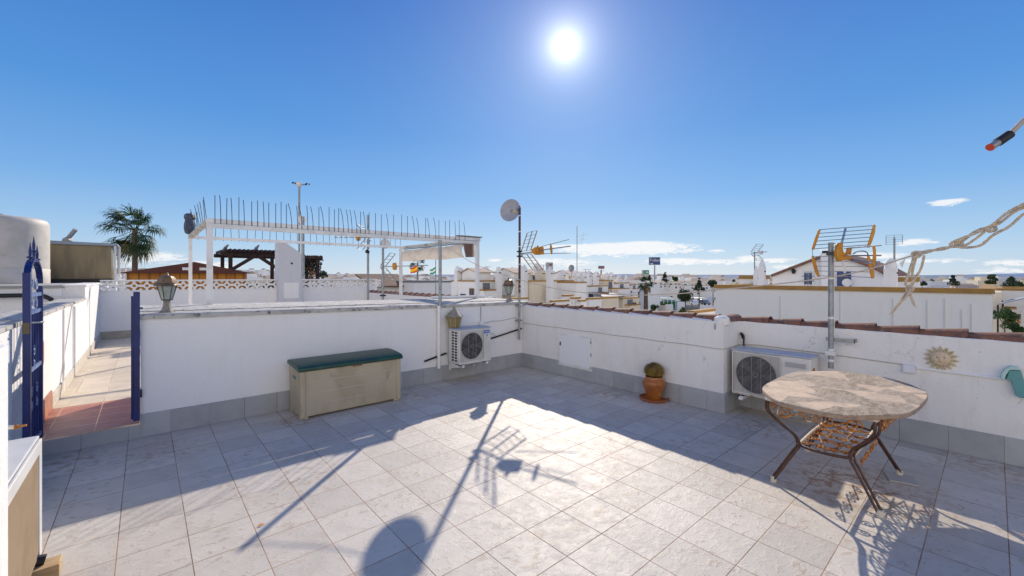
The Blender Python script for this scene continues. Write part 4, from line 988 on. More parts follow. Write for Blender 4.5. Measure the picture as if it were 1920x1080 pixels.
a4 = thing('aerial_mast', 'grey mast with small white dish left of the rolled awning', 'aerial', at(718, 566, 11.2))
q0, q1 = at(718, 566, 11.2), at(718, 452, 11.2)
MB().tube([q0, q1], .033, 8).build('pole', GALV, a4)
c = at(722, 457, 11.0); nn2 = (Vector(CAM)-c).normalized()
MB().lathe(c, [(.001,-.02),(.08,-.012),(.13,.01),(.13,.018),(.08,-.02),(.001,-.03)], 24, axis=nn2+Vector((.3,0,.1)), cap=False).build('dish', mat('white_dish', (.62,.62,.62), rough=.5), a4)
yagi(a4, at(720, 500, 11.1), Vector((.72,-.6,.03)), 1.15, 1, ORANGE)
m = MB(); c = at(718, 554, 11.15); m.obox(c, (.06,0,0), (0,.06,0), (0,0,.02)); m.build('clamp', BLACK, a4)

# ---- left: water tank, tan panel, black pipe, neighbour block
nb = thing('neighbour_block', 'white flat roofed block left of the passage under the water tank', 'building', (-8.5, 7, 0))
MB().box((-13, 4.91, -1), (-6.302, 12.5, 1.455)).build('block_body', WHITE, nb, smooth=0)
MB().box((-13, 4.86, 1.4555), (-6.331, 12.5, 1.495)).build('roof_edge', CONC, nb)
MB().box((-13, 4.895, 1.455-.02), (-6.332, 4.9095, 1.30)).build('fascia', WHITE, nb)
struct(MB().box((-13, -9, -.3), (-6.302, 4.909, .0)).build('left_terrace_floor', CREAMT, smooth=0))
tk = thing('water_tank', 'white domed water tank on the roof at the left edge', 'tank', at(-8, 528, 8.6))
c = at(-4, 530, 8.6); c.z = 1.497; rr = 66*8.6/789
MB().lathe(c, [(rr*1.01,0),(rr*1.01,.30),(rr*.995,.312),(rr*.995,.32)], 48).build('base_ring', TANKM, tk, smooth=50)
MB().lathe(c, [(rr*1.0,.322),(rr,1.20),(rr*.99,1.27),(rr*.95,1.325),(rr*.88,1.355),(rr*.5,1.385),(.06,1.40)], 48).build('tank_shell', TANKM, tk, smooth=50)
MB().lathe(c, [(.09,1.40),(.09,1.43),(.02,1.44)], 16).build('lid', CONC, tk)
sp = thing('metal_housing', 'long tan sheet metal housing between water tank and palm', 'housing', (-6.9, 9.0, 1.5))
PA, PB = onY(50, 525, 8.65), onY(208.5, 525, 8.65)
MB().box((PA.x-.8, 8.65, 1.585), (PB.x, 9.7, 2.40)).build('sheet_body', PANELM, sp, bevel=.006)
MB().hexa([(PA.x-.85,8.60,2.401),(PB.x+.12,8.60,2.401),(PB.x+.12,9.75,2.401),(PA.x-.85,9.75,2.401)], [(PA.x-.85,8.60,2.50),(PB.x+.12,8.60,2.46),(PB.x+.12,9.75,2.46),(PA.x-.85,9.75,2.50)]).build('top_cover', PCAP, sp)
for dx, y, rr in ((.07,8.62,.022),(.13,8.9,.03)): MB().tube([(PB.x+dx,y,1.5),(PB.x+dx,y,2.40)], rr, 8).build('corner_tube', mat('light_tube', (.6,.62,.62), rough=.4), sp)
MB().box((PA.x-1, 8.55, 1.497), (PB.x+.02, 9.7, 1.5845)).build('support_rail', BLACK, sp)
m = MB(); m.lathe(onY(222, 520, 8.3)+Vector((0,0,-.02)), [(.03,-.06),(.035,-.02),(.055,.0),(.06,.05),(.04,.09),(.001,.10)], 14); tag(m.build('globe_light', TAPE), 'small white globe light on the lattice wall by the tan housing', 'light')
m = MB(); m.tube(smooth_path([(-12.9,4.80,1.335),(-8,4.80,1.335),(-6.75,4.80,1.335),(-6.55,4.78,1.32),(-6.45,4.70,1.27),(-6.42,4.5,1.27)],4), .035, 10); tag(m.build('insulated_pipe', BLACK), 'thick black insulated pipe along the white block below the tank', 'pipe')
m = MB(); m.tube([at(123,452,11), at(142,430,11)], .05, 6); m.tube([at(122,452,11), at(132,447,11)], .08, 6); tag(m.build('roof_aerial', ALU), 'tiny slanted roof aerial above the tan housing', 'aerial')

# ================================================================== VEGETATION
def fan_palm(name, label, base, h, cr, nf, seed, wind=(0,0,0), lean=0, dead=10, group=None, lw=.013, tr=1.0):
    r = random.Random(seed); base = Vector(base); t = thing(name, label, 'palm tree', base, group)
    top = base+Vector((lean*h*.05, 0, h))
    m = MB(); n_ = 24
    m.tube([base.lerp(top, i/n_) for i in range(n_+1)], [(.26-.09*i/n_)*cr/2*tr*(1+.06*(i % 2)) for i in range(n_+1)], 12); m.build('trunk', TRUNK, t)
    m = MB(); md = MB(); W = Vector(wind)
    for k in range(nf + dead):
        isd = k >= nf; az = r.uniform(0, 2*PI); el = r.uniform(-1.0, 1.35) if not isd else r.uniform(-1.2, -.5)
        d = Vector((math.cos(az)*math.cos(el), math.sin(az)*math.cos(el), math.sin(el)))
        Lp = cr*r.uniform(.42, .6); mm = md if isd else m
        p0 = top; p3 = top + d*Lp + W*Lp*.35 + Vector((0,0,-.12*Lp)); pa = bez(p0, p0+d*Lp*.5, p3-d*Lp*.2, p3, 5); mm.tube(pa, [.018*cr/2]*len(pa), 4)
        dir_ = (pa[-1]-pa[-2]).normalized(); side = dir_.cross(Vector((0,0,1)));
        side = side.normalized() if side.length > .1 else Vector((1,0,0)); up = side.cross(dir_)
        nl = 22
        for j in range(nl):
            a = -1.75 + 3.5*j/(nl-1) + r.uniform(-.05,.05); Ll = cr*r.uniform(.40,.56)*(1-.18*abs(a)/1.75)
            ld = (dir_*math.cos(a) + side*math.sin(a) + up*.10*r.uniform(-1,1)).normalized()
            q1 = p3 + ld*Ll*.5 + W*Ll*.12; q2 = p3 + ld*Ll*.82 + W*Ll*.5 + Vector((0,0,-Ll*r.uniform(.10,.34))); q3 = q2 + (q2-q1)*.35 + Vector((0,0,-Ll*.18))
            w = (ld.cross(up)).normalized()*cr*lw
            mm.add([p3-w*.4, p3+w*.4, q1+w, q1-w, q2+w*.55, q2-w*.55, q3], [(0,1,2,3),(3,2,4,5),(5,4,6)])
    m.build('crown', FROND, t, smooth=0)
    if dead: md.build('dead_fronds', FRONDD, t, smooth=0)
    return t
b = at(253, 518, 27); b.z = GZ
fan_palm('palm_tree', 'tall fan palm with wind blown crown behind the tan housing', b, 1.65+(518-432)*27/789-GZ, 2.05, 42, 3, wind=(-.25,.14,.05), dead=4, tr=.75)
b = at(1211, 518, 52); b.z = -7.0
fan_palm('palm_tree', 'palm with thick brown trunk among white houses below the green sign', b, 1.65-(531-518)*52/789+7.0, 1.25, 26, 5, dead=2, lw=.035, tr=2.0)
b = at(783, 518, 60); b.z = -7.0
fan_palm('palm_tree', 'small palm showing above the red and yellow flag', b, 1.65+(518-494)*60/789+7.0, 1.3, 20, 8, dead=2, lw=.03)
def bush(name, label, cat, c, rx, ry, rz, n, mt, seed, leaf=.12, trunk=None, shape='ball', group=None):
    r = random.Random(seed); c = Vector(c); t = thing(name, label, cat, c, group); m = MB()
    cl = []
    for k in range(max(6, n//(28 if shape == 'cone' else 60))):
        if shape == 'cone':
            zz = r.random()**1.3; rr = (1-zz)*.9+.08; a = r.uniform(0,2*PI); cl.append((Vector((math.cos(a)*rx*rr*.7, math.sin(a)*ry*rr*.7, rz*2*zz)), .30*rx*(1.1-zz)+.08*rx))
        else:
            v = Vector((r.gauss(0,1), r.gauss(0,1), r.gauss(0,1))).normalized()*r.uniform(.35,.8); cl.append((Vector((v.x*rx, v.y*ry, rz+v.z*rz)), r.uniform(.22,.42)*rx))
    for k in range(n):
        p, s = r.choice(cl); v = Vector((r.gauss(0,1), r.gauss(0,1), r.gauss(0,.8))).normalized()*s*r.uniform(.6,1.05); q = c+p+v
        if q.z < c.z: q.z = c.z + r.uniform(0,.1)
        u = Vector((r.gauss(0,1), r.gauss(0,1), r.gauss(0,1))).normalized(); w = u.orthogonal().normalized(); L = leaf*r.uniform(.6,1.4)
        m.add([q-w*L*.35, q+u*L*.5, q+w*L*.35, q-u*L*.5], [(0,1,2,3)])
    m.build('foliage', mt, t, smooth=0)
    tr = MB(); tr.tube([c+Vector((0,0,-(trunk or .3))), c+Vector((0,0,rz*1.2))], [rx*.10, rx*.04], 7)
    for k in range(5):
        a = r.uniform(0,2*PI); tr.tube([c+Vector((0,0,rz*.3)), c+Vector((math.cos(a)*rx*.5, math.sin(a)*ry*.5, rz*1.1))], [rx*.04, rx*.015], 5)
    tr.build('trunk', TRUNK, t)
    return t
def P_(u, v, d): return at(u, v, d)
def gz(d): return GZ - max(0, d-30)*.012
for (nm, lb, ct, u, v, d, rx, rz, n, mt, sd, tr, sh) in (
    ('round_tree', 'dark rounded tree beside the green netted fence', 'tree', 1285, 571, 92, 1.65, 1.75, 2200, LEAFD, 11, 3, 'ball'),
    ('cypress', 'dark cone shaped conifer right of the rounded tree', 'tree', 1311, 544, 95, 1.2, 1.35, 900, LEAFD, 12, 4, 'cone'),
    ('shrub', 'green shrub at the foot of the brown trunked palm', 'shrub', 1226, 584, 90, 1.0, .85, 900, LEAFG, 13, 1.2, 'ball'),
    ('shrub', 'yellow green shrub left of the green netted fence', 'shrub', 1247, 578, 98, .95, .7, 900, LEAFY, 14, 1.2, 'ball'),
    ('shrub', 'spiky bright green shrub by the grey slatted fence', 'shrub', 1280, 589, 84, .85, .75, 600, LEAFY, 15, 1, 'ball'),
    ('cypress', 'dark narrow conifer standing alone above the distant roofs', 'tree', 1247, 530, 180, 1.7, 2.2, 900, LEAFD, 16, 6, 'cone'),
    ('conifer', 'tall thin topped conifer left of the far roofs by the navy sign', 'tree', 1218, 527, 170, .8, 1.2, 500, LEAFD, 17, 6, 'cone'),
    ('round_tree', 'pale green tree on the skyline right of the navy sign', 'tree', 1266, 528, 160, 1.3, 1.1, 800, LEAFG, 18, 6, 'ball'),
    ('round_tree', 'dark tree touching the left end of the ochre topped building', 'tree', 1337, 540, 90, 1.2, 1.0, 1000, LEAFD, 19, 5, 'ball'),
    ('conifer', 'tiered dark conifer at the right edge above the ochre parapet', 'tree', 1896, 550, 60, 1.5, 1.15, 1400, LEAFD, 20, 5, 'cone'),
    ('round_tree', 'dark feathery tree left of the tiered conifer', 'tree', 1858, 541, 65, .9, 1.15, 900, LEAFD, 21, 5, 'ball'),
    ('conifer', 'blue green conifer behind the tiled roofs on the right', 'tree', 1787, 535, 80, 1.0, .95, 800, LEAFD, 22, 5, 'cone'),
    ('round_tree', 'small dark tree just right of the hanging rope', 'tree', 1729, 536, 75, .7, .55, 600, LEAFD, 23, 5, 'ball'),
    ('shrub', 'leafy bush with white flowers by the right hand houses', 'shrub', 1884, 618, 17, .42, .50, 1500, LEAFG, 24, 3, 'ball'),
    ('shrub', 'low leafy bush at the right edge above the clay tiles', 'shrub', 1910, 626, 14.5, .30, .20, 900, LEAFG, 25, 3, 'ball'),
    ('round_tree', 'dark tree beside the vine covered frame', 'tree', 606, 524, 30, .38, .32, 600, LEAFD, 26, 3, 'ball')):
    bush(nm, lb, ct, P_(u, v, d), rx, rx, rz, n, mt, sd, leaf=max(.07, d*.0035), trunk=tr, shape=sh)

# ================================================================== NEAR BACKGROUND STRUCTURES
b = at(350, 520, 15)
bh = thing('timber_hut', 'brown roofed hut with orange boards behind the lattice wall', 'hut', (b.x, b.y, 0))
pl_, pr_, pp = onY(229, 511, 13.5), onY(470, 513, 13.5), onY(365, 489, 13.5)
MB().box((pl_.x+.1, 13.7, -1), (pr_.x-.1, 17.5, 1.76)).build('board_wall', OWOOD, bh, smooth=0)
m = MB()
k = int((pr_.x-pl_.x)/.28)
for i in range(k): m.box((pl_.x+.12+i*.28, 13.68, 1.2), (pl_.x+.15+i*.28, 13.70, 1.76))
m.build('batten', mat('dark_batten', (.20,.08,.015), rough=.8), bh)
m = MB(); rz0 = 1.765
A_, B_ = Vector((pl_.x-.1,13.5,rz0)), Vector((pr_.x+.1,13.5,rz0)); C_, D_ = Vector((pr_.x+.1,17.7,rz0)), Vector((pl_.x-.1,17.7,rz0)); pk = Vector((pp.x,13.62,2.18)); pk2 = Vector((pp.x,17.6,2.18))
m.add([A_, B_, C_, D_, pk, pk2], [(0,1,4),(1,2,5,4),(2,3,5),(3,0,4,5),(0,3,2,1)]); m.build('roof', RWOOD, bh, smooth=0)
for u in (342, 374):
    q = onY(u, 502, 13.50); q2 = onY(u+18, 502, 13.50)
    MB().box((q.x, 13.50, 1.87), (q2.x, 13.56, 1.97)).build('roof_light', WMETAL, bh)
tp = thing('timber_pergola', 'dark timber pergola on a roof terrace left of the chimney pier', 'pergola', onY(468, 500, 14))
q0, q1 = onY(415, 474, 15), onY(521, 476, 15)
for y in (15, 17.4): MB().box((q0.x, y, 2.50), (q1.x+.4, y+.12, 2.66)).build('beam', DWOOD, tp)
m = MB()
for i in range(14): x = q0.x + .1 + i*(q1.x-q0.x)/13; m.box((x, 14.7, 2.66), (x+.06, 17.8, 2.78))
m.build('rafters', DWOOD, tp)
for x in (q0.x+.25, q1.x+.2):
    for y in (15.0, 17.4): MB().box((x, y, -.5), (x+.14, y+.12, 2.4995)).build('post', DWOOD, tp)
MB().obox((q0.x+.75, 15.05, 2.2), (.45,0,.32), (0,.04,0), (-.04,0,.056)).build('brace', DWOOD, tp); MB().obox((q1.x-.3, 15.05, 2.2), (-.45,0,.32), (0,.04,0), (.04,0,.056)).build('brace', DWOOD, tp)
def pigeon(u, v, y, lb):
    c = onY(u, v, y); t = thing('pigeon', lb, 'bird', c); m = MB()
    m.lathe(c+Vector((-.10,0,.07)), [(.001,-.02),(.035,.02),(.06,.08),(.062,.14),(.045,.2),(.035,.23),(.038,.26),(.03,.29),(.001,.305)], 12, axis=(.55,-.2,.8)); m.add([c+Vector((-.08,-.03,.06)), c+Vector((-.08,.03,.06)), c+Vector((-.24,.03,.0)), c+Vector((-.24,-.03,.0))], [(0,1,2,3)])
    m.tube([c+Vector((-.03,.01,.1)), c+Vector((-.03,.01,0))], .008, 5); m.tube([c+Vector((-.03,-.03,.1)), c+Vector((-.03,-.03,0))], .008, 5)
    m.build('body', mat('pigeon_grey', (.20,.20,.23), (.12,.12,.14), 20, rough=.8), t, smooth=70)
pigeon(424, 473, 14.9, 'grey pigeon on the left end of the dark timber pergola'); pigeon(482, 473, 14.9, 'grey pigeon midway along the dark timber pergola')
vf = thing('vine_frame', 'dark vine covered timber frame right of the chimney pier', 'arbour', onY(582, 520, 13))
q0, q1 = onY(560, 476, 13), onY(600, 476, 13)
for x in (q0.x+.1, q1.x-.14):
    for y in (13, 14.6): MB().box((x, y, -.5), (x+.12, y+.12, 2.3795)).build('post', DWOOD, vf)
for y in (12.95, 14.6): MB().box((q0.x-.1, y, 2.38), (q1.x+.1, y+.14, 2.50)).build('beam', DWOOD, vf)
m = MB(); r = random.Random(31)
for k in range(2600):
    x = r.uniform(q0.x-.15, q1.x+.12); z = 2.52-abs(r.gauss(0,.42)); y = r.uniform(12.95, 14.7)
    if z < 1.5 and r.random() < .6: continue
    q = Vector((x, y, z)); u_ = Vector((r.gauss(0,1), r.gauss(0,1), r.gauss(0,1))).normalized(); w = u_.orthogonal().normalized(); m.add([q-w*.04, q+u_*.07, q+w*.04, q-u_*.05], [(0,1,2,3)])
m.build('vine', mat('dark_vine', (.03,.028,.02), (.05,.03,.025), 5, rough=.9), vf, smooth=0)
MB().box((q0.x+.55, 13.3, 1.3), (q0.x+.62, 13.36, 1.95)).build('orange_post', OWOOD, vf)
MB().box((q0.x+.3, 13.3, 1.95), (q1.x-.2, 13.36, 2.02)).build('orange_rail', OWOOD, vf)

# ================================================================== THE TOWN
def opening(parent, face, a, b, off, z0, z1, kind='blue'):
    """window or door on a wall face: face 'X' lies at x=off spanning y a..b, face 'Y' at y=off spanning x a..b"""
    if a > b: a, b = b, a
    fw = .06
    fr = {'blue': BLUEW, 'white': WMETAL, 'ochre': OCHRE, 'dark': DWOOD, 'door': BLUEW}[kind]
    if face == 'X': f = MB().box((off-.05, a, z0), (off-.0005, b, z1)).build('door' if kind == 'door' else 'window', fr, parent, smooth=0); g = MB().box((off-.062, a+fw, z0+fw), (off-.0505, (a+b)/2-.02, z1-fw)).box((off-.062, (a+b)/2+.02, z0+fw), (off-.0505, b-fw, z1-fw))
    else: f = MB().box((a, off-.05, z0), (b, off-.0005, z1)).build('door' if kind == 'door' else 'window', fr, parent, smooth=0); g = MB().box((a+fw, off-.062, z0+fw), ((a+b)/2-.02, off-.0505, z1-fw)).box(((a+b)/2+.02, off-.062, z0+fw), (b-fw, off-.0505, z1-fw))
    g.build('pane', PANE, f, smooth=0)
    return f
TT = .10
def chimney(parent, x, y, z0, z1, s=.24, mt=None, style=0):
    m = MB(); m.box((x-s, y-s, z0), (x+s, y+s, z1-.3))
    if style == 0: m.hexa([(x-s,y-s,z1-.3),(x+s,y-s,z1-.3),(x+s,y+s,z1-.3),(x-s,y+s,z1-.3)], [(x-.02,y-.02,z1+.05),(x+.02,y-.02,z1+.05),(x+.02,y+.02,z1+.05),(x-.02,y+.02,z1+.05)])
    else: m.lathe((x, y, z1-.3), [(s*1.05,0),(s*1.0,.12),(s*.75,.24),(s*.3,.30),(.001,.31)], 14)
    c = m.build('chimney', mt or HWHITE, parent, smooth=40)
    MB().box((x-s*.5, y-s-.012, z1-.48), (x+s*.5, y-s-.0005, z1-.42)).build('flue_opening', DARK, c, smooth=0)
def house(label, x0, y0, x1, y1, zp=1.22, zg=GZ, wall=None, upw=None, trim=True, pent=None, chims=(), wins=True, seed=0, group=None, roof=True, name='terraced_house'):
    r = random.Random(seed); wall = wall or HWHITE
    t = thing(name, label, 'house', ((x0+x1)/2, (y0+y1)/2, zg), group)
    m = MB(); m.box((x0, y0, zg), (x1, y1, zp-1.05))
    w = .18
    m.box((x0, y0, zp-1.0495), (x1, y0+w, zp)); m.box((x0, y1-w, zp-1.0495), (x1, y1, zp)); m.box((x0, y0+w+.0005, zp-1.0495), (x0+w, y1-w-.0005, zp)); m.box((x1-w, y0+w+.0005, zp-1.0495), (x1, y1-w-.0005, zp))
    m.build('wall', wall, t, smooth=0)
    if trim:
        m = MB(); e = .035
        m.box((x0-e, y0-e, zp+.0005), (x1+e, y0+w+e, zp+TT)); m.box((x0-e, y1-w-e, zp+.0005), (x1+e, y1+e, zp+TT)); m.box((x0-e, y0+w+e+.001, zp+.0005), (x0+w+e, y1-w-e-.001, zp+TT)); m.box((x1-w-e, y0+w+e+.001, zp+.0005), (x1+e, y1-w-e-.001, zp+TT))
        m.build('parapet_trim', OCHRE if trim is True else trim, t, smooth=0)
    if pent:
        a, b, c, d, zh, axis = pent         # x0,y0,x1,y1, eave height, ridge axis
        zf = zp-1.0495
        m = MB(); m.box((a, b, zf), (c, d, zh)); rh = min(d-b, c-a)*.20
        if axis == 'x': m.prism([(a+.001, b, zh+.0005), (a+.001, d, zh+.0005), (a+.001, (b+d)/2, zh+rh)], (c-a-.002, 0, 0))
        else: m.prism([(a, b+.001, zh+.0005), (c, b+.001, zh+.0005), ((a+c)/2, b+.001, zh+rh)], (0, d-b-.002, 0))
        u = m.build('upper_room', upw or wall, t, smooth=0)
        m = MB(); o_ = .16; th = .07
        if axis == 'x':
            for (ya, yb) in ((b-o_, (b+d)/2), (d+o_, (b+d)/2)):
                za = zh - rh*o_/((d-b)/2); m.hexa([(a-o_,ya,za+.01),(c+o_,ya,za+.01),(c+o_,yb,zh+rh+.01),(a-o_,yb,zh+rh+.01)], [(a-o_,ya,za+th),(c+o_,ya,za+th),(c+o_,yb,zh+rh+th),(a-o_,yb,zh+rh+th)])
        else:
            for (xa, xb) in ((a-o_, (a+c)/2), (c+o_, (a+c)/2)):
                za = zh - rh*o_/((c-a)/2); m.hexa([(xa,b-o_,za+.01),(xa,d+o_,za+.01),(xb,d+o_,zh+rh+.01),(xb,b-o_,zh+rh+.01)], [(xa,b-o_,za+th),(xa,d+o_,za+th),(xb,d+o_,zh+rh+th),(xb,b-o_,zh+rh+th)])
        m.build('roof', ROOFT, t, smooth=0)
        k = r.choice(('blue','blue','white'))
        if c-a > 1.8: opening(t, 'Y', a+.4, a+1.1, b, zh-1.1, zh-.12, k); opening(t, 'Y', c-1.1, c-.5, b, zf+.02, zh-.1, 'door')
        if d-b > 2.2: opening(t, 'X', (b+d)/2-.4, (b+d)/2+.4, a, zh-1.0, zh-.08, k)
    for (x, y, zt, st) in chims: chimney(t, x, y, zp-1.0495, zt, r.choice((.17,.21,.25)), wall, st)
    if wins:
        for k in range(1):
            c_ = r.uniform(x0+.9, max(x0+1, x1-.9)); hw = r.uniform(.5, .8); zb = zp-.55-r.uniform(0, .25)
            bb = MB().box((c_-hw, y0-.55, zb-.5), (c_+hw, y0-.0005, zb)).build('balcony', wall, t, smooth=0)
            MB().box((c_-hw-.03, y0-.58, zb+.0005), (c_+hw+.03, y0-.0005, zb+.10)).build('balcony_trim', OCHRE, bb, smooth=0)
            MB().box((c_-hw*.5, y0-.04, zb+.11), (c_+hw*.5, y0-.0005, zp-.08)).build('balcony_opening', mat('painted_recess_shade', (.16,.17,.20), rough=.3), bb, smooth=0)  # grey box on the wall, its colour painted as shade inside a recess
        for face, lo, hi, off in (('Y', x0, x1, y0), ('X', y0, y1, x0)):
            for q in range(2):
                if r.random() < .7 and hi-lo > 2.4:
                    c_ = r.uniform(lo+.5, hi-.5); zz = zp-.98-r.choice((0,.12)); hw = r.choice((.2,.3))
                    if abs(c_-(lo+hi)/2) > .2: opening(t, face, lo+(hi-lo)*(.16+.5*q)-hw, lo+(hi-lo)*(.16+.5*q)+hw, off-.001, zz, zz+.62, r.choice(('blue','white','ochre')))
        for fl in (0, 1):
            z0 = zp-2.05-2.75*fl
            n = max(1, int((x1-x0)/2.6))
            for i in range(n):
                if r.random() < .8:
                    c_ = x0+(i+.5)*(x1-x0)/n+r.uniform(-.3,.3); hw = r.choice((.35,.45,.6)); opening(t, 'Y', c_-hw, c_+hw, y0, z0 - (.85 if hw == .6 else 0), z0+.95, r.choice(('blue','ochre','blue','white','white')))
            n = max(1, int((y1-y0)/3.0))
            for i in range(n):
                if r.random() < .65:
                    c_ = y0+(i+.5)*(y1-y0)/n; hw = r.choice((.35,.5)); opening(t, 'X', c_-hw, c_+hw, x0, z0, z0+1.1, r.choice(('blue','ochre','dark','white')))
        if r.random() < .6:
            c_ = x0+(x1-x0)*r.uniform(.3,.7); MB().box((c_-.35, y0-.28, zp-1.9), (c_+.35, y0-.0005, zp-1.4)).build('aircon_box', ACW, t, smooth=0)
    return t
def hpx(pc, d, pl, pr):
    P = at(pc, 518, d); return P.x, P.y, onY(pr, 518, P.y).x, onX(pl, 518, P.x).y
# --- hand placed front row
x0, y0, x1, y1 = hpx(893, 31, 846, 929)
house('white house with clay gabled roof room seen right of the pergola post', x0, y0, x1, y1, 1.24, pent=(x0+.25, y0+.35, x1-.2, y1-1.2, 1.95, 'x'), chims=[(x0+.4, y1-.7, 2.35, 1), (x1-.3, y1-.4, 2.35, 1)], seed=1)
x0, y0, x1, y1 = hpx(946, 33, 929, 1000)
house('white house behind the dish mast with two tall round topped chimneys', x0, y0, x1, y1, 1.2, pent=(x0+1.3, y0+1.2, x1-.5, y1-.2, 1.55, 'x'), chims=[(x0+.35, y0+1.2, 2.4, 1), (x0+1.3, y0+.5, 2.35, 1), (x1-.9, y0+.6, 2.55, 0)], seed=2)
x0, y0, x1, y1 = hpx(1003, 30, 1000.5, 1031)
house('cream fronted house with blue doored roof room right of the dish mast', x0, y0, x1, y0+6, 1.26, wall=HCREAM, upw=HWHITE, pent=(x0-.2, y0+2.0, x1-.1, y0+4.2, 1.9, 'x'), chims=[(x1-.1, y0+.8, 2.3, 0)], seed=3, wins=False)
x0, y0, x1, y1 = hpx(1034, 31.5, 1032, 1080)
house('white house with blue door in an ochre frame below the thin lattice mast', x0, y0, x1, y0+7, 1.25, pent=(x0+.2, y0+2.6, x1-.5, y0+5.2, 1.75, 'x'), chims=[(x0+.8, y0+2.2, 2.2, 0), (x1-.1, y0+1.6, 2.05, 1)], seed=4)
x0, y0, x1, y1 = hpx(1081, 30.5, 1080, 1099)
house('narrow bright white house block with thin ochre trim and twin chimneys', x0, y0, x1, y0+5, 1.15, wall=HWHITE2, chims=[(x0+.15, y0+3.2, 2.0, 1), (x0+.75, y0+3.6, 1.98, 1)], seed=5, wins=False)
x0, y0, x1, y1 = hpx(1101, 36, 1100, 1140)
gh = house('white house with grey sloping terrace canopy left of the cream tower', x0, y0, x1, y0+5, .75, pent=(x0+.6, y0+2.2, x1-.4, y0+4.8, 1.75, 'x'), chims=[(x0+.4, y0+2, 2.05, 0), (x0+1.7, y0+3.6, 2.1, 1)], seed=6)
m = MB(); m.hexa([(x0+.1,y0-1.6,-.10),(x1+.2,y0-1.6,-.15),(x1+.2,y0-.06,.15),(x0+.1,y0-.06,.2)], [(x0+.1,y0-1.6,-.02),(x1+.2,y0-1.6,-.07),(x1+.2,y0-.06,.23),(x0+.1,y0-.06,.28)]); m.build('canopy', mat('grey_canopy', (.16,.17,.2), rough=.4), gh)
x0, y0, x1, y1 = hpx(1133, 40, 1131, 1149)
house('tall cream yellow house block beside the canopy house', x0, y0, x1, y0+5, 1.2, wall=HCREAM, upw=HWHITE, pent=(x0+.1, y0+1.5, x1-.2, y0+3.6, 1.6, 'x'), chims=[(x0+.3, y0+1, 2.05, 0)], seed=7)
x0, y0, x1, y1 = hpx(1168, 37, 1165, 1199)
house('low cream house with ochre edge left of the brown trunked palm', x0, y0, x1, y0+5, -.35, wall=HCREAM, seed=8, zg=-6.4)
x0, y0, x1, y1 = hpx(1217, 115, 1213, 1236)
house('plain bright white block right of the brown trunked palm', x0, y0, x1, y0+9, -.6, zg=-9, wall=HWHITE2, trim=False, wins=False, seed=9)
x0, y0, x1, y1 = hpx(1152, 46, 1150, 1180)
house('white house with small balcony between cream tower and palm', x0, y0, x1, y0+6, .85, pent=(x0+.4, y0+2, x1-.2, y0+5, 1.35, 'x'), chims=[(x0+.6, y0+1, 1.8, 1)], seed=10, zg=-6.6)
hs_ = [o for o in bpy.data.objects if o.name.startswith('terraced_house')]
for (u, vt, d, st) in ((858,499,33,1),(912,499,34,1),(935,500,31.6,1),(961,501,33.5,1),(983,497,30.5,0),(1031,501,30.2,0),(1055,506,33,0),(1083,510,33,1),(1094,509,32,1),(1104,508,37,0),(1117,509,38,1),(1138,511,41,1),(1146,510,42,1),(1160,514,47,0),(1174,516,48,1)):
    q = at(u, vt, d); par = min(hs_, key=lambda o: (o.location.x-q.x)**2+(o.location.y-q.y)**2); chimney(par, q.x, q.y, -.2, q.z, .19, HWHITE, st)
def step_wall(label, u0, u1, v, d, mt=None):
    a, b = at(u0, 518, d), at(u1, 518, d); z = 1.65-(v-518)*d/F
    t = thing('terrace_wall', label, 'wall', (a.x, a.y, GZ)); x1 = onY(u1, 518, a.y).x
    MB().box((a.x, a.y, GZ), (x1, a.y+.18, z)).build('wall_body', mt or HWHITE, t, smooth=0)
    MB().box((a.x-.04, a.y-.04, z+.0005), (x1+.04, a.y+.22, z+.11)).build('wall_trim', OCHRE, t, smooth=0)
step_wall('stepped white terrace wall with ochre top, highest step under the thin lattice mast', 1058, 1074, 556, 27)
step_wall('stepped white terrace wall with ochre top, middle step right of the highest', 1074.5, 1088, 560.5, 26.8)
step_wall('stepped white terrace wall with ochre top, lowest step above the clay tiles', 1088.5, 1104, 565.5, 26.6)
step_wall('ochre topped terrace wall under the blue door', 1036, 1066, 566.5, 25)
step_wall('white terrace wall with ochre top below the grey sloping canopy', 1104, 1128, 562, 26)
step_wall('short ochre topped wall by the foot of the dish mast', 958, 990, 562, 26)
step_wall('cream terrace wall with ochre top left of the low cream house', 1132, 1160, 560, 28, HCREAM)
step_wall('ochre topped wall just left of the plaster blob on the tiled parapet', 1300, 1341, 588, 17)
for lb_, u, v, d in (('thin roof aerial on the houses right of the dish mast', 1019, 497, 33), ('roof aerial behind the twin chimneys', 1098, 505, 36), ('small roof aerial left of the cream tower', 1126, 508, 45), ('roof aerial above the white houses left of the palm', 1170, 514, 60), ('roof aerial among far roofs right of the navy sign', 1283, 520, 80), ('roof aerial between dish mast and lantern', 944, 503, 40), ('roof aerial on the roofs right of the pergola post', 912, 500, 42)):
    q1 = at(u, v, d); t_ = thing('roof_aerial', lb_, 'aerial', (q1.x, q1.y, -.5)); MB().tube([(q1.x,q1.y,-.5), q1], .025, 5).build('pole', GALV, t_)
    m = MB(); e = Vector((.9,-.4,0)); m.tube([q1-e*.2, q1+e*.5], .02, 4)
    for i in range(5): q = q1-e*.15+e*.14*i; m.tube([q+Vector((-.08,-.2,0)), q+Vector((.08,.2,0))], .012, 4)
    m.build('elements', ALU, t_)
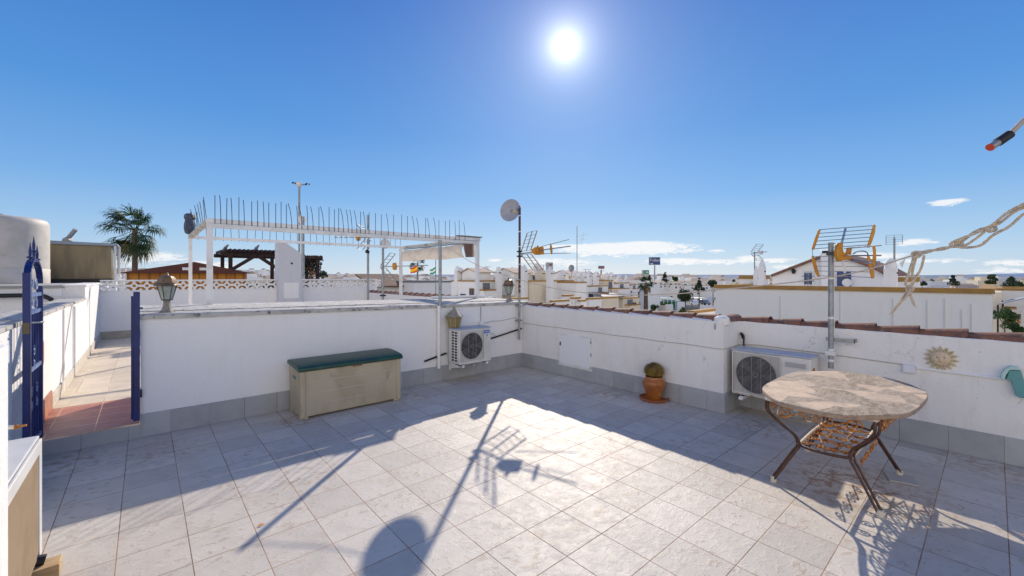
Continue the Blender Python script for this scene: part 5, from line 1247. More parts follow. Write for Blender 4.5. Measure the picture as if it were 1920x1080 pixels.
for lb_, u, v, d, rr in (('grey dish tilted on a roof by the thin lattice mast', 1072, 503, 33, .28), ('white dish on the roof below the orange aerial', 1007, 503, 32, .34), ('small round sign yellow on a roof right of the blue doored room', 1069, 519.5, 31, .10)):
    c = at(u, v, d); t_ = thing('roof_dish' if rr > .2 else 'round_sign', lb_, 'dish' if rr > .2 else 'sign', c); n2 = Vector(CAM)-c
    MB().lathe(c, [(.001,-.05*rr),(rr*.6,-.02),(rr,.04),(rr,.06),(rr*.6,.02),(.001,0)], 20, axis=n2+Vector((n2.y*.8,-n2.x*.8,4 if rr > .2 else 0)), cap=False).build('dish' if rr > .2 else 'disc', TAPE if rr > .3 else GALV if rr > .2 else YELF, t_, smooth=60)
    MB().tube([c+Vector((.03,.03,-.05)), c+Vector((.05,.05,-.9))], .03, 5).build('pole', GALV, t_)
# --- left of the pergola post
x0, y0, x1, y1 = hpx(776, 24, 770, 846)
house('long plain white building behind the flags', x0, y0, x1, y0+7, 1.28, trim=mat('dark_edge', (.18,.19,.21), rough=.7), wins=False, seed=11)
q = hpx(700, 24, 698, 776)
th_ = house('white building under brown tiled roofs right of the lattice band', q[0], q[1], q[2], q[1]+4, .95, trim=False, seed=12, wins=False)
m = MB()
m.hexa([(q[0]-.2,q[1]-.3,1.0),(q[2],q[1]-.3,1.0),(q[2],q[1]+2.2,1.7),(q[0]-.2,q[1]+2.2,1.7)], [(q[0]-.2,q[1]-.3,1.1),(q[2],q[1]-.3,1.1),(q[2],q[1]+2.2,1.8),(q[0]-.2,q[1]+2.2,1.8)]); m.build('roof', mat('brown_shingle', (.20,.12,.08), (.14,.085,.06), 4, rough=.9, bump=.4, bs=20, bd=.03), th_, smooth=0)
# --- right: long white building with ochre edge and gabled roof room
XB = 11.0
ya, yb = onX(1342, 518, XB).y, onX(1860, 518, XB).y
rb = thing('terraced_house', 'long blank white building with ochre edge and gabled roof room behind the right aerial', 'house', (XB+3, -2, GZ))
m = MB(); m.box((XB, yb, GZ), (XB+9, ya, .25)); m.box((XB, yb, .2505), (XB+.2, ya, 1.20)); m.box((XB+.2005, yb, .2505), (XB+9, yb+.2, 1.20)); m.box((XB+.2005, ya-.2, .2505), (XB+9, ya, 1.20)); m.build('wall', HWHITE, rb, smooth=0)
m = MB(); m.box((XB-.05, yb-.05, 1.2005), (XB+.25, ya+.05, 1.335)); m.box((XB+.2505, yb-.05, 1.2005), (XB+9, yb+.25, 1.335)); m.box((XB+.2505, ya-.25, 1.2005), (XB+9, ya+.05, 1.335)); m.build('parapet_trim', OCHRE, rb, smooth=0)
gd = mat('faint_pipe_mark', (.64,.64,.65), rough=.8)
for u, v0 in ((1463,556),(1575,545),(1674,560),(1738,562),(1771,560),(1803,580),(1821,570)):
    p = onX(u, v0, XB); MB().box((XB-.02, p.y-.010, -1.2), (XB-.0005, p.y+.010, p.z)).build('wall_conduit', gd, rb, smooth=0)
XG = 13.2
def G(u, v): return onX(u, v, XG)
gp_ = [G(1448,552), G(1448,519), G(1482,506), G(1540,484), G(1556,478), G(1580,483), G(1640,505), G(1664,518), G(1664,552)]
MB().prism(gp_, (5.0,0,0)).build('upper_room', HWHITE, rb, smooth=0)
m = MB()
for a, b in zip(gp_[1:-2], gp_[2:-1]):
    a = a+Vector((-.15,0,.004)); b = b+Vector((-.15,0,.004)); m.hexa([a, b, b+Vector((5.3,0,0)), a+Vector((5.3,0,0))], [a+Vector((0,0,.09)), b+Vector((0,0,.09)), b+Vector((5.3,0,.09)), a+Vector((5.3,0,.09))])
m.build('roof', TERRA, rb, smooth=0)
for (u0, v0, u1, v1, k) in ((1505,509,1527,536,'white'),(1570,509,1596,537,'blue')):
    a, b = G(u0, v0), G(u1, v1); w = opening(rb, 'X', b.y, a.y, XG, b.z, a.z, k)
    m = MB()
    for i in range(1,4): y = b.y+(a.y-b.y)*i/4; m.box((XG-.075, y-.007, b.z), (XG-.0625, y+.007, a.z))
    for i in range(1,3): z = b.z+(a.z-b.z)*i/3; m.box((XG-.075, b.y, z-.012), (XG-.0762, a.y, z+.012))
    m.build('window_bars', BLUEW, w, smooth=0)
a, b = G(1541, 479), G(1561, 545); MB().box((XG-.25, b.y, .25), (XG-.0005, a.y, a.z+.1)).build('chimney', HWHITE, rb, bevel=.05)
for (u, vt, xx, s, st) in ((1429, 487, 12.6, .10, 0), (1418, 501, 13.6, .085, 0), (1670, 485, 12.3, .15, 1)):
    p = onX(u, vt, xx); chimney(rb, xx, p.y, .2505, p.z, s, HWHITE, st)
for (u0, u1, v) in ((1386, 1440, 523), (1676, 1724, 528)):
    a, b = onX(u0, v, 14.5), onX(u1, v, 14.5); m = MB(); m.box((14.5, b.y, .2505), (14.7, a.y, a.z)); m.build('terrace_wall', HWHITE, rb, smooth=0); MB().box((14.46, b.y, a.z+.0005), (14.74, a.y, a.z+.16)).build('terrace_trim', OCHRE, rb, smooth=0)
c = onX(1588, 530, 12.9); nd = (Vector(CAM)-c)
m = MB(); m.lathe(c, [(.001,-.02),(.08,-.01),(.135,.015),(.135,.022),(.08,0),(.001,-.01)], 24, axis=nd+Vector((0,0,2)), cap=False); m.build('small_dish', TAPE, rb, smooth=60)
m = MB(); c = onX(1488, 507, XG-.1); m.lathe(c, [(.05,-.12),(.08,.0),(.02,.06)], 8); m.tube([c+Vector((.1,0,.03)), c+Vector((0,0,.05))], .02, 5); m.build('wall_light', BLACK, rb)
p = onX(1676, 500, 12.3); a5 = thing('aerial_mast', 'small roof mast with square aerial right of the orange winged one', 'aerial', (12.3, p.y, 1.6))
q1 = onX(1677, 446, 12.3); MB().tube([(12.3,q1.y,1.6), (12.3,q1.y,q1.z)], .025, 6).build('pole', GALV, a5)
m = MB()
for j in range(5): z = q1.z-.20+.07*j; m.tube([(12.25,q1.y-.19,z),(12.25,q1.y+.19,z)], .006, 4)
for s in (-.19,0,.19): m.tube([(12.25,q1.y+s,q1.z-.20),(12.25,q1.y+s,q1.z+.08)], .01, 4)
m.build('aerial_grid', ALU, a5)
m = MB(); m.prism([(12.25,q1.y-.12,2.05),(12.25,q1.y-.26,2.2),(12.25,q1.y-.18,1.9)], (.05,0,0)); m.build('vane', TAPE, a5)
p = onX(1414, 500, 15); a6 = thing('aerial_mast', 'distant thin aerial mast left of the pointed chimneys', 'aerial', (15, p.y, .6))
q1 = onX(1415, 472, 15); m = MB(); m.tube([(15,q1.y,.6),(15,q1.y,q1.z)], .025, 5); m.build('pole', GALV, a6); yagi(a6, (15, q1.y, q1.z-.05), (-.2,-1,.05), .5, 1, TAPE)
# --- far right cluster
x0, y0 = 15.0, -8.3
P = at(1868, 518, 21); x0, y0 = P.x, P.y
house('white house with ochre ledges and lean to canopy at the right edge', x0, y0-5, x0+6, y0, .95, pent=None, seed=21, chims=())
pw = at(1869, 518, 19)
eh = thing('terraced_house', 'lower house with tiled porch roof and balcony at the right edge', 'house', (pw[0], pw[1], GZ))
A0 = at(1870, 576, 18.5); 
m = MB(); P0 = at(1876, 590, 18.2); m.box((P0.x, P0.y, GZ), (P0.x+6, P0.y+1.5, P0.z)); P1 = at(1898, 570, 18.4); m.box((P1.x, P1.y+.3, P0.z+.0005), (P1.x+5, P1.y+1.5, P1.z+.5)); m.build('wall', HCREAM, eh, smooth=0)
m = MB(); m.box((P0.x-.05, P0.y-.05, P0.z), (P0.x+6, P0.y-.0005, P0.z+.10)); q = at(1872, 577, 18.2); m.box((q.x, P0.y-.45, q.z-.05), (q.x+1.1, P0.y-.06, q.z+.02)); m.build('ledge_trim', OCHRE, eh, smooth=0)
q = at(1872, 568, 18.2); a, b, c, d = at(1870,572,17.6), at(1925,560,17.6), at(1935,556,19.5), at(1893,564,20)
m = MB(); m.hexa([a,b,c,d], [v+Vector((0,0,.06)) for v in (a,b,c,d)]); m.build('canopy', mat('pale_blue_sheet', (.34,.38,.46), rough=.5), eh, smooth=0)
a, b, c, d = at(1888,610,17.0), at(1914,606,17.0), at(1914,592,18.1), at(1898,592,18.1)
m = MB(); m.hexa([a,b,c,d], [v+Vector((0,0,.08)) for v in (a,b,c,d)]); m.build('porch_roof', mat('ochre_roof_tile', (.36,.17,.05), (.18,.08,.03), 8, rough=.8, bump=.5, bs=14, bd=.05), eh, smooth=0)
opening(eh, 'Y', P1.x+.35, P1.x+.9, P1.y+.3, P0.z+.1, P1.z+.1, 'dark')
m = MB(); a = at(1871, 576, 17.7); m.tube([(a.x,a.y,a.z-1.2), (a.x,a.y,a.z+.1)], .03, 6); m.build('canopy_post', BLACK, eh)
m = MB(); a = at(1858, 598, 16.4); m.box((a.x, a.y-.05, GZ), (a.x+.45, a.y, a.z+.05)); tag(m.build('blue_door', BLUEW, smooth=0), 'blue painted door panel at the end of the long white building', 'door')

# --- rows of houses farther back (labels composed from what stands near them)
LM = [(1000,'behind the orange aerial'), (1050,'left of the thin lattice mast'), (1085,'right of the thin lattice mast'), (1125,'below the dull red sign'), (1160,'left of the green sign'), (1200,'below the green sign'), (1228,'below the navy sign'), (1262,'right of the navy sign'), (1300,'above the rounded tree'), (1345,'by the ochre topped building')]
seen = {}
seen_h = []
row = {0: 'second', 1: 'third', 2: 'fourth', 3: 'fifth', 4: 'sixth', 5: 'seventh', 6: 'eighth', 7: 'ninth'}
for ri, d in enumerate((43, 52, 63, 80, 104, 136, 162, 195)):
    u = 925 + R.uniform(0, 12) if ri < 3 else 1090 if ri < 5 else 1150
    while u < 1352:
        r = random.Random(int(u*7+d)); wm = r.uniform(3.6, 5.6) * (1.3 if ri > 4 else 1); wpx = wm*789/d*.80
        if u+wpx > (1188 if ri < 3 else 1212 if ri < 5 else 1352): break
        if r.random() < .13: u += wpx*.5; continue
        P = at(u+wpx*.35, 518, d + r.uniform(-2.5, 2.5)); x0, y0 = P.x, P.y; x1 = x0 + wm; y1 = y0 + r.uniform(4.5, 6.5)
        zp = 1.15 - (d-30)*.021 + r.uniform(-.35, .2); wl_ = r.choice((HWHITE, HWHITE, HWHITE2, HWHITE2, HCREAM, HWHITE, HGREY)); wn = {HWHITE.name:'white', HWHITE2.name:'bright white', HCREAM.name:'cream', HGREY.name:'grey white'}[wl_.name]
        nc = r.choice((1, 2, 2, 3)); pe_ = r.random() < .7
        lm = min(LM, key=lambda q: abs(q[0]-(u+wpx/2)))[1]
        lb = f"{wn} house, {('one','two','three')[nc-1]} chimneys{', roof room' if pe_ else ''}, {row[ri]} row back, {lm}"
        lb = lb.replace('one chimneys', 'one chimney')
        o = house(lb, x0, y0, x1, y1, zp, gz(d)-1, wall=wl_, trim=r.choice((True, True, False)), upw=HWHITE2, pent=(x0+.3, y0+1.5, x1-r.uniform(.3,1.4), y1-.8, zp+r.uniform(.35,.65), r.choice('xxy')) if pe_ else None,
              chims=[(x0+r.uniform(.3,2), y0+r.uniform(.5,5), zp+r.uniform(.8,1.25), r.choice((0,1))) for _ in range(nc)], seed=int(u), wins=d < 175)
        seen.setdefault(lb, []).append(o); seen_h.append(o); u += wpx*r.uniform(.8, 1.05)
for lb, L_ in seen.items():
    if len(L_) > 1:
        for o in L_: o['group'] = lb[:100]
# --- distant town: small houses of a few kinds, sharing their meshes
protos = []
for k in range(6):
    r = random.Random(100+k); w, l, h = r.uniform(7,12), r.uniform(7,11), r.uniform(6,9)
    t = thing('distant_house', 'small pale house in the far town', 'house', (0, 0, 0)); m = MB(); m.box((-w/2,-l/2,-6), (w/2,l/2,h)); m.box((-w/4,-l/4,h+.0005), (w/4,l/4,h+2))
    m.build('wall', (HWHITE, HWHITE2, HCREAM, HGREY, HWHITE, HCREAM)[k], t, smooth=0)
    m = MB()
    for i in range(3):
        for j in range(2): m.box((-w/2+(i+.3)*w/3, -l/2-.05, 1+j*3), (-w/2+(i+.6)*w/3, -l/2-.001, 2.4+j*3)); m.box((-w/2-.05, -l/2+(i+.3)*l/3, 1+j*3), (-w/2-.001, -l/2+(i+.6)*l/3, 2.4+j*3))
    m.build('windows', PANE, t, smooth=0)
    if k in (1, 2, 4): MB().hexa([(-w/4-.4,-l/4-.4,h+2.001),(w/4+.4,-l/4-.4,h+2.001),(w/4+.4,l/4+.4,h+2.001),(-w/4-.4,l/4+.4,h+2.001)], [(-.2,-l/4,h+3.2),(.2,-l/4,h+3.2),(.2,l/4,h+3.2),(-.2,l/4,h+3.2)]).build('roof', ROOFT, t, smooth=0)
    protos.append(t)
def hill_h(u, D):
    """terrain height above street level in the far distance"""
    k = max(0, min(1, (760-u)/300.0)); return (k*k*(3-2*k)) * 11.0 * max(0, min(1, (D-180)/420))
used = [False]*6; npl = 0
for i in range(215):
    r = random.Random(500+i)
    if i < 95: u = r.uniform(120, 850); d = r.uniform(150, 640)
    elif i < 175: u = r.uniform(1060, 1345); d = 150*(4.5**r.random())
    else: u = r.uniform(1380, 1930); d = r.uniform(120, 420)
    k = r.randrange(6); P = at(u, 518, d); P.z = -9.0 + hill_h(u, d)
    if d < 200: P.z -= 1.5
    t = protos[k]; rz = r.choice((0, PI/2, .4))
    grp = 'houses of the far town'
    lab = ('small pale house in the far town on the left rise' if i < 95 else 'small pale house in the far town below the signs' if i < 175 else 'small pale house on the plain beyond the right hand roofs')
    if not used[k]: t.location = P; t['label'] = lab; t['group'] = lab; used[k] = True
    else: dup(t, P, lab, rz, 1, lab)
# far trees as copies
tp_ = bush('distant_tree', 'small dark tree on the far plain', 'tree', (0,0,0), 3.2, 3.2, 2.6, 260, LEAFD, 77, leaf=1.1, trunk=3)
for i in range(110):
    r = random.Random(900+i); u = r.choice((r.uniform(120,850), r.uniform(1230,1345), r.uniform(1370,1925), r.uniform(1370,1925))); d = r.uniform(170, 620); P = at(u, 518, d); P.z = -7.5+hill_h(u, d)
    s_ = r.uniform(.6, 1.3)
    lab = 'small dark tree on the far plain ' + ('at the left' if u < 900 else 'below the hills at the right')
    if i == 0: tp_.location = P; tp_['label'] = lab; tp_['group'] = lab
    else: dup(tp_, P, lab, r.uniform(0, 6), s_, lab)

# --- street scene in the gap right of the palm
gn = thing('netted_fence', 'fence hung with green netting on white posts', 'fence', at(1258, 570, 52)); a, b = at(1237, 565, 112), at(1283, 565, 104)
m = MB(); m.hexa([a+Vector((0,0,-1.7)), b+Vector((0,0,-1.7)), b+Vector((.05,.05,-.9)), a+Vector((.05,.05,-.9))], [a, b, b+Vector((.05,.05,0)), a+Vector((.05,.05,0))]); m.build('netting', GSHADE, gn)
for i in range(7): q = a.lerp(b, i/6); MB().tube([q+Vector((-.15,-.15,-2)), q+Vector((-.15,-.15,1.3 if i > 3 else .5))], .09, 6).build('post', WMETAL, gn)
bp = thing('market_stall', 'low stall with teal blue roof behind the green netting', 'stall', at(1252, 566, 56))
a = at(1240, 558, 122); b = at(1263, 559, 122)
m = MB(); m.hexa([a+Vector((0,0,-3)), b+Vector((0,0,-3)), b+Vector((2,2,-3)), a+Vector((2,2,-3))], [a, b, b+Vector((2,2,0)), a+Vector((2,2,0))]); m.build('stall_body', WMETAL, bp, smooth=0)
m = MB(); m.hexa([a+Vector((-.4,-.6,-.9)), b+Vector((.4,-.6,-.9)), b+Vector((2,2,.1)), a+Vector((2,2,.1))], [a+Vector((-.4,-.6,-.7)), b+Vector((.4,-.6,-.7)), b+Vector((2,2,.25)), a+Vector((2,2,.25))]); m.build('roof', mat('teal_roof', (.04,.19,.26), rough=.6), bp, smooth=0)
sf_ = thing('slatted_fence', 'grey slatted fence below the rounded tree', 'fence', at(1298, 582, 34)); a, b = at(1285, 571, 80), at(1312, 572, 76)
m = MB()
for i in range(7): z = -.1-i*.17; m.hexa([a+Vector((0,0,z-.14)), b+Vector((0,0,z-.14)), b+Vector((.03,.03,z-.14)), a+Vector((.03,.03,z-.14))], [a+Vector((0,0,z)), b+Vector((0,0,z)), b+Vector((.03,.03,z)), a+Vector((.03,.03,z))])
m.build('slats', mat('grey_slat', (.22,.21,.20), (.16,.15,.15), 5, rough=.9), sf_, smooth=0)
for q in (a, a.lerp(b,.5), b): MB().tube([q+Vector((.06,.06,-2)), q+Vector((.06,.06,0))], .04, 6).build('post', DWOOD, sf_)
gw = thing('garden_wall', 'white garden wall right of the grey slatted fence', 'wall', at(1325, 585, 32)); a, b = at(1312, 573, 76), at(1342, 574, 72)
m = MB(); m.hexa([a+Vector((0,0,-2.2)), b+Vector((0,0,-2.2)), b+Vector((.2,.2,-2.2)), a+Vector((.2,.2,-2.2))], [a, b, b+Vector((.2,.2,0)), a+Vector((.2,.2,0))]); m.build('wall_body', HWHITE, gw, smooth=0)
gw2 = thing('garden_wall', 'stepped white garden wall left of the grey slatted fence', 'wall', at(1262, 582, 40))
for (u0,u1,v) in ((1233,1248,573),(1248.5,1262,571),(1270,1284,566)):
    a, b = at(u0, v, 92), at(u1, v, 89); m = MB(); m.hexa([a+Vector((0,0,-2.5)), b+Vector((0,0,-2.5)), b+Vector((.2,.2,-2.5)), a+Vector((.2,.2,-2.5))], [a, b, b+Vector((.2,.2,0)), a+Vector((.2,.2,0))]); m.build('wall_section', HWHITE if u0 != 1233 else HCREAM, gw2, smooth=0)
def car(c, rz, mt, label):
    t = thing('parked_car', label, 'car', c)
    prof = [(-2.0,.35),(-2.05,.75),(-1.35,.88),(-.75,1.42),(.75,1.45),(1.5,.95),(2.0,.85),(2.05,.4)]
    MB().prism([(x,-.82,z) for x,z in prof], (0,1.64,0)).build('body', mt, t, bevel=.08)
    ch = [MB().prism([(x,-.83,z) for x,z in ((-1.15,.92),(-.65,1.36),(.65,1.38),(1.25,.95))], (0,1.66,0)).build('windows', PANE, t, smooth=0)]
    for x in (-1.3, 1.3):
        for y in (-.78, .78): MB().lathe((x,y,.33), [(.33,-.1),(.33,.1)], 16, axis=(0,1,0)).build('wheel', BLACK, t)
    return t
def car_at(u, v, d, rz, mt, lb):
    global ORG
    t = car((0,0,0), rz, mt, lb); t.location = at(u, v, d); t.rotation_euler = (0,0,rz)
car_at(1303, 572.5, 118, .5, CARM[0], 'white car parked beyond the grey slatted fence'); car_at(1319, 571.5, 120, 1.2, CARM[1], 'grey car parked right of the white one'); car_at(1333, 566, 132, .4, CARM[0], 'white car parked near the ochre topped building')
cs = thing('carport', 'white flat carport canopy above the parked cars', 'carport', at(1312, 568, 60)); a, b = at(1299, 560, 128), at(1322, 560, 122)
m = MB(); m.hexa([a,b,b+Vector((4,3,0)),a+Vector((4,3,0))], [v+Vector((0,0,.15)) for v in (a,b,b+Vector((4,3,0)),a+Vector((4,3,0)))]); m.build('canopy', WMETAL, cs, smooth=0)
for q in (a, b, b+Vector((3.8,2.9,0)), a+Vector((3.8,2.9,0))): MB().tube([q, q+Vector((0,0,-3.4))], .09, 6).build('post', WMETAL, cs)

# --- signs, flags, distant masts
def sign(label, u, vt, vb, hw, d, mt, post_u=None, vpost=530, bord=True):
    a, b = at(u-hw, vt, d), at(u+hw, vb, d); e = Vector((.754,-.657,0)); c = at(u, (vt+vb)/2, d); W = hw*d/789; H = (vb-vt)*d/789/2
    t = thing('billboard', label, 'sign', at(u, vpost, d)); n_ = Vector((-.657,-.754,0))
    MB().obox(c, e*W, n_*.25, Vector((0,0,H))).build('panel', mt, t)
    if bord: MB().obox(c-n_*.02, e*W*1.03, n_*.22, Vector((0,0,H*1.05))).build('frame', WMETAL, t)
    z0 = at(u, vpost, d); pu = at(post_u or u, vb+1, d); MB().tube([pu, Vector((pu.x, pu.y, -8))], 1.2*d/789, 10).build('post', GALV, t)
    return t, c, e, n_, W, H
t, c, e, n_, W, H = sign('large navy billboard with white lettering on a tall post', 1227.2, 482.5, 496.5, 10.3, 200, SIGNB, post_u=1227.5)
def text(s, parent, c, e, n_, size, mt, name='lettering', font_x=1):
    cu = bpy.data.curves.new(name, 'FONT'); cu.body = s; cu.size = size; cu.align_x = 'CENTER'; cu.align_y = 'CENTER'; cu.extrude = .02
    o = bpy.data.objects.new(name, cu); col.objects.link(o); cu.materials.append(mt)
    M_ = Matrix((e, Vector((0,0,1)), n_)).transposed().to_4x4()
    bpy.context.view_layer.update(); me = bpy.data.meshes.new_from_object(o.evaluated_get(bpy.context.evaluated_depsgraph_get())); bpy.data.objects.remove(o); o = bpy.data.objects.new(name, me); col.objects.link(o)
    o.parent = parent; o.matrix_local = Matrix.Translation(c - ORG[parent.name]) @ M_ @ Matrix.Diagonal((font_x, 1, 1, 1))
    return o
text('Trébol', t, c+n_*.30+Vector((0,0,H*.22)), e, n_, H*1.05, TAPE, font_x=.95)
MB().obox(c+n_*.29-e*W*.55+Vector((0,0,-H*.68)), e*W*.25, n_*.02, Vector((0,0,H*.07))).obox(c+n_*.29-e*W*.5+Vector((0,0,-H*.86)), e*W*.2, n_*.02, Vector((0,0,H*.05))).build('small_print', TAPE, t, smooth=0)
t, c, e, n_, W, H = sign('teal green shop sign box on a post left of the navy billboard', 1211.5, 506.5, 514, 5.2, 150, SIGNT, post_u=1212.5, bord=False)
MB().obox(c+n_*.27+e*W*.25, e*W*.5, n_*.02, Vector((0,0,H*.22))).build('lettering', TAPE, t, smooth=0)
MB().obox(c-e*W*1.25, e*W*.24, n_*.25, Vector((0,0,H))).build('side_panel', mat('beige_panel', (.45,.42,.38), rough=.6), t, smooth=0)
t, c, e, n_, W, H = sign('small dull red and grey billboard on a grey post', 1127.5, 498.5, 504, 5.7, 230, SIGNG, bord=False)
MB().obox(c+n_*.27+e*W*.42, e*W*.55, n_*.02, Vector((0,0,H*.9))).build('red_panel', SIGNR, t, smooth=0)
b = at(1030, 492, 140); tw = thing('tower_block', 'tall grey stepped tower block above the roofs behind the orange aerial', 'building', (b.x, b.y, -8))
e = Vector((.754,-.657,0)); f = Vector((.657,.754,0)); 
m = MB(); W = 6.2*140/789; m.obox(Vector((b.x,b.y,-8))+Vector((0,0,(b.z+8)/2)), e*W, f*W, (0,0,(b.z+8)/2)); q = at(1030,508,140); m.obox(Vector((b.x,b.y,-8))+Vector((0,0,(q.z+8)/2))+f*.8, e*W*1.6, f*W, (0,0,(q.z+8)/2)); m.build('wall', HGREY, tw, smooth=0)
m = MB()
for i in range(4):
    for j in range(4): m.obox(Vector((b.x,b.y,b.z-.5-i*.75))-f*(W+.03)+e*W*(-.75+.5*j), e*W*.14, f*.02, (0,0,.2))
m.build('windows', PANE, tw, smooth=0)
MB().obox(Vector((b.x,b.y,b.z-.75))-f*(W+.06)+e*W*.3, e*W*.5, f*.02, (0,0,.28)).build('red_sign', SIGNR, tw, smooth=0)
lm_ = thing('lattice_mast', 'very tall thin radio mast with guy wires above the town', 'mast', at(1082, 520, 90)); q0, q1 = at(1082, 520, 90), at(1082, 424, 90); q0.z = -7
m = MB(); w = .16
for a in (0, 2.09, 4.19): o_ = Vector((math.cos(a)*w, math.sin(a)*w, 0)); m.tube([q0+o_, q1+o_*.3], .035, 4)
for i in range(34):
    a, b = q0.lerp(q1, i/34), q0.lerp(q1, (i+1)/34); m.tube([a+Vector((w,0,0)), b+Vector((-w*.5,w*.8,0))], .02, 4)
m.build('lattice', mat('pale_mast', (.5,.5,.52), rough=.6), lm_, smooth=0)
m = MB()
for z, L in ((444,2.2),(452,1.8)): q = at(1082,z,90); m.tube([q-e*.3, q+e*L+Vector((0,0,.5))], .03, 4); m.tube([q+e*L*.6+Vector((0,0,-.5)), q+e*L*.6+Vector((0,0,1))], .02, 4)
m.build('antenna_arm', mat('pale_mast', (.5,.5,.52)), lm_, smooth=0)
def flag(label, u, vt, vb, d, wpx, hpx_, bands, vflag, lean):
    q0, q1 = at(u, vb, d), at(u, vt, d); t = thing('flag', label, 'flag', q0)
    MB().tube([q0, q1], .03 if d > 20 else .02, 6).build('pole', GALV, t)
    W = wpx*d/789; H = hpx_*d/789; top = at(u, vflag, d); e_ = Vector((-.754,.657,0)); m = MB(); nx, ny = 14, len(bands)*2
    for i in range(nx+1):
        for j in range(ny+1):
            s = i/nx; y = j/ny; m.v.append(top + e_*W*s + Vector((0,0,-H*y - lean*W*s + .07*H*math.sin(s*7+y*2))) + Vector((.657,.754,0))*(.16*W*math.sin(s*6+y)*s))
    for i in range(nx):
        for j in range(ny): m.f.append((i*(ny+1)+j, (i+1)*(ny+1)+j, (i+1)*(ny+1)+j+1, i*(ny+1)+j+1)); m.m.append(j//2)
    m.build('cloth', bands, t, smooth=80); return t
flag('red and yellow striped flag flying left of the grey pole', 783.5, 496, 545, 26, 14, 11, [REDF, YELF, YELF, REDF], 497.5, .38)
flag('green and white striped flag flying beside the grey pole', 817, 480, 562, 20, 11, 10.5, [GREF, WHIF, GREF], 501, .42)

# ================================================================== GROUND, HILLS
m = MB(); m.add([(-9000,-9000,-9.2),(9000,-9000,-9.2),(9000,9000,-9.2),(-9000,9000,-9.2)], [(0,1,2,3)]); struct(m.build('ground', GROUNDM, smooth=0))
m = MB(); S = 12; N = 30
pts = [(r_, a) for r_ in (0, 40, 80, 120) for a in range(N)]
m.lathe((CAM[0], CAM[1], 0), [(.01, GZ), (30, GZ), (60, GZ-.5), (110, -8.0), (170, -9.19)], 48, cap=False); struct(m.build('street_ground', GROUNDM, smooth=60))
def ridge(name, D, prof, mt, depth, seed):
    m = MB(); n_ = 150
    for i in range(n_+1):
        u = -500 + 3000*i/n_
        v = None
        for (u0, v0), (u1, v1) in zip(prof, prof[1:]):
            if u0 <= u <= u1: v = v0+(v1-v0)*(u-u0)/(u1-u0)
        a = (u-960)/F; dd = ray(u, 518); dd.z = 0; k = D; base = Vector(CAM)+dd*k; nz = noise.noise(Vector((u*.012, seed, 0)))*1.0 + noise.noise(Vector((u*.05, seed, 5)))*.45
        zt = 1.65 + (518-v-nz*.9)*k/F
        for fr, zz in ((-.22, -9.3), (-.10, -9.3+(zt+9.3)*.45), (0, zt), (.12, zt*.4-4)):
            p = Vector(CAM)+dd*(k*(1+fr)); p.z = zz + noise.noise(Vector((p.x*.01, p.y*.01, seed)))*k*.0012*(1 if zz > -9 else 0); m.v.append(p)
    for i in range(n_):
        for j in range(3): m.f.append((i*4+j, (i+1)*4+j, (i+1)*4+j+1, i*4+j+1)); m.m.append(0)
    o = m.build(name, mt, smooth=60); struct(o); return o
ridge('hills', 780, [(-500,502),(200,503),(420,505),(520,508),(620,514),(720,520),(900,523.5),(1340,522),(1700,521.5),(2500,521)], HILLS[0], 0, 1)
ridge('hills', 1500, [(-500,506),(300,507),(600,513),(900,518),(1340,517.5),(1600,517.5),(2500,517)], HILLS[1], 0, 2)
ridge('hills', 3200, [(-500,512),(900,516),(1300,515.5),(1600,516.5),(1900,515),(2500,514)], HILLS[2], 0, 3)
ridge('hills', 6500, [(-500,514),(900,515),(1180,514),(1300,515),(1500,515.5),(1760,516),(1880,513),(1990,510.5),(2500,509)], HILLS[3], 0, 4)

# ================================================================== SKY, SUN, CAMERA
w = bpy.data.worlds.new('World'); sc.world = w; w.use_nodes = True
nt = w.node_tree; t = NT(nt); bg = nt.nodes['Background']
sky = t.n('ShaderNodeTexSky', sky_type='NISHITA'); sky.sun_disc = False
EL = math.asin(SUN.z); AZ = math.atan2(SUN.x, SUN.y)
sky.sun_elevation = EL; sky.sun_rotation = AZ; sky.air_density = 1.0; sky.dust_density = .35; sky.ozone_density = 2.2; sky.altitude = 20
dirv = t.n('ShaderNodeTexCoord').outputs['Generated']
nrm_ = t.n('ShaderNodeVectorMath', operation='NORMALIZE'); t.put(nrm_.inputs[0], dirv); dv = nrm_.outputs[0]
sx = t.n('ShaderNodeSeparateXYZ'); t.put(sx.inputs[0], dv)
az = t.math('ARCTAN2', sx.outputs['X'], sx.outputs['Y']); el = t.math('ARCSINE', sx.outputs['Z'])
def dot(v):
    x = t.n('ShaderNodeVectorMath', operation='DOT_PRODUCT'); t.put(x.inputs[0], dv); x.inputs[1].default_value = v; return x.outputs['Value']
ang = t.math('ARCCOSINE', t.math('MINIMUM', dot(tuple(SUN)), .999999))
cr = t.n('ShaderNodeValToRGB'); t.put(cr.inputs[0], t.math('DIVIDE', el, PI/2, clamp=True))
for i, (dg, c_) in enumerate(RAMP):
    e_ = cr.color_ramp.elements[i] if i < 2 else cr.color_ramp.elements.new(dg/90)
    e_.position = dg/90; e_.color = (*c_, 1)
cs_ = t.n('ShaderNodeVectorMath', operation='SCALE'); t.put(cs_.inputs[0], cr.outputs[0]); cs_.inputs[3].default_value = 10
colr = t.mix(NISH, cs_.outputs[0], sky.outputs[0])
# added fill: unseen low sky behind the viewer brightened to soften the shade
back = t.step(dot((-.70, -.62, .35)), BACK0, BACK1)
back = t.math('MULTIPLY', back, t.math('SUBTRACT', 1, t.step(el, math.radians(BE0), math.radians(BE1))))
colr = t.mix(back, colr, BACKFILLCOL)
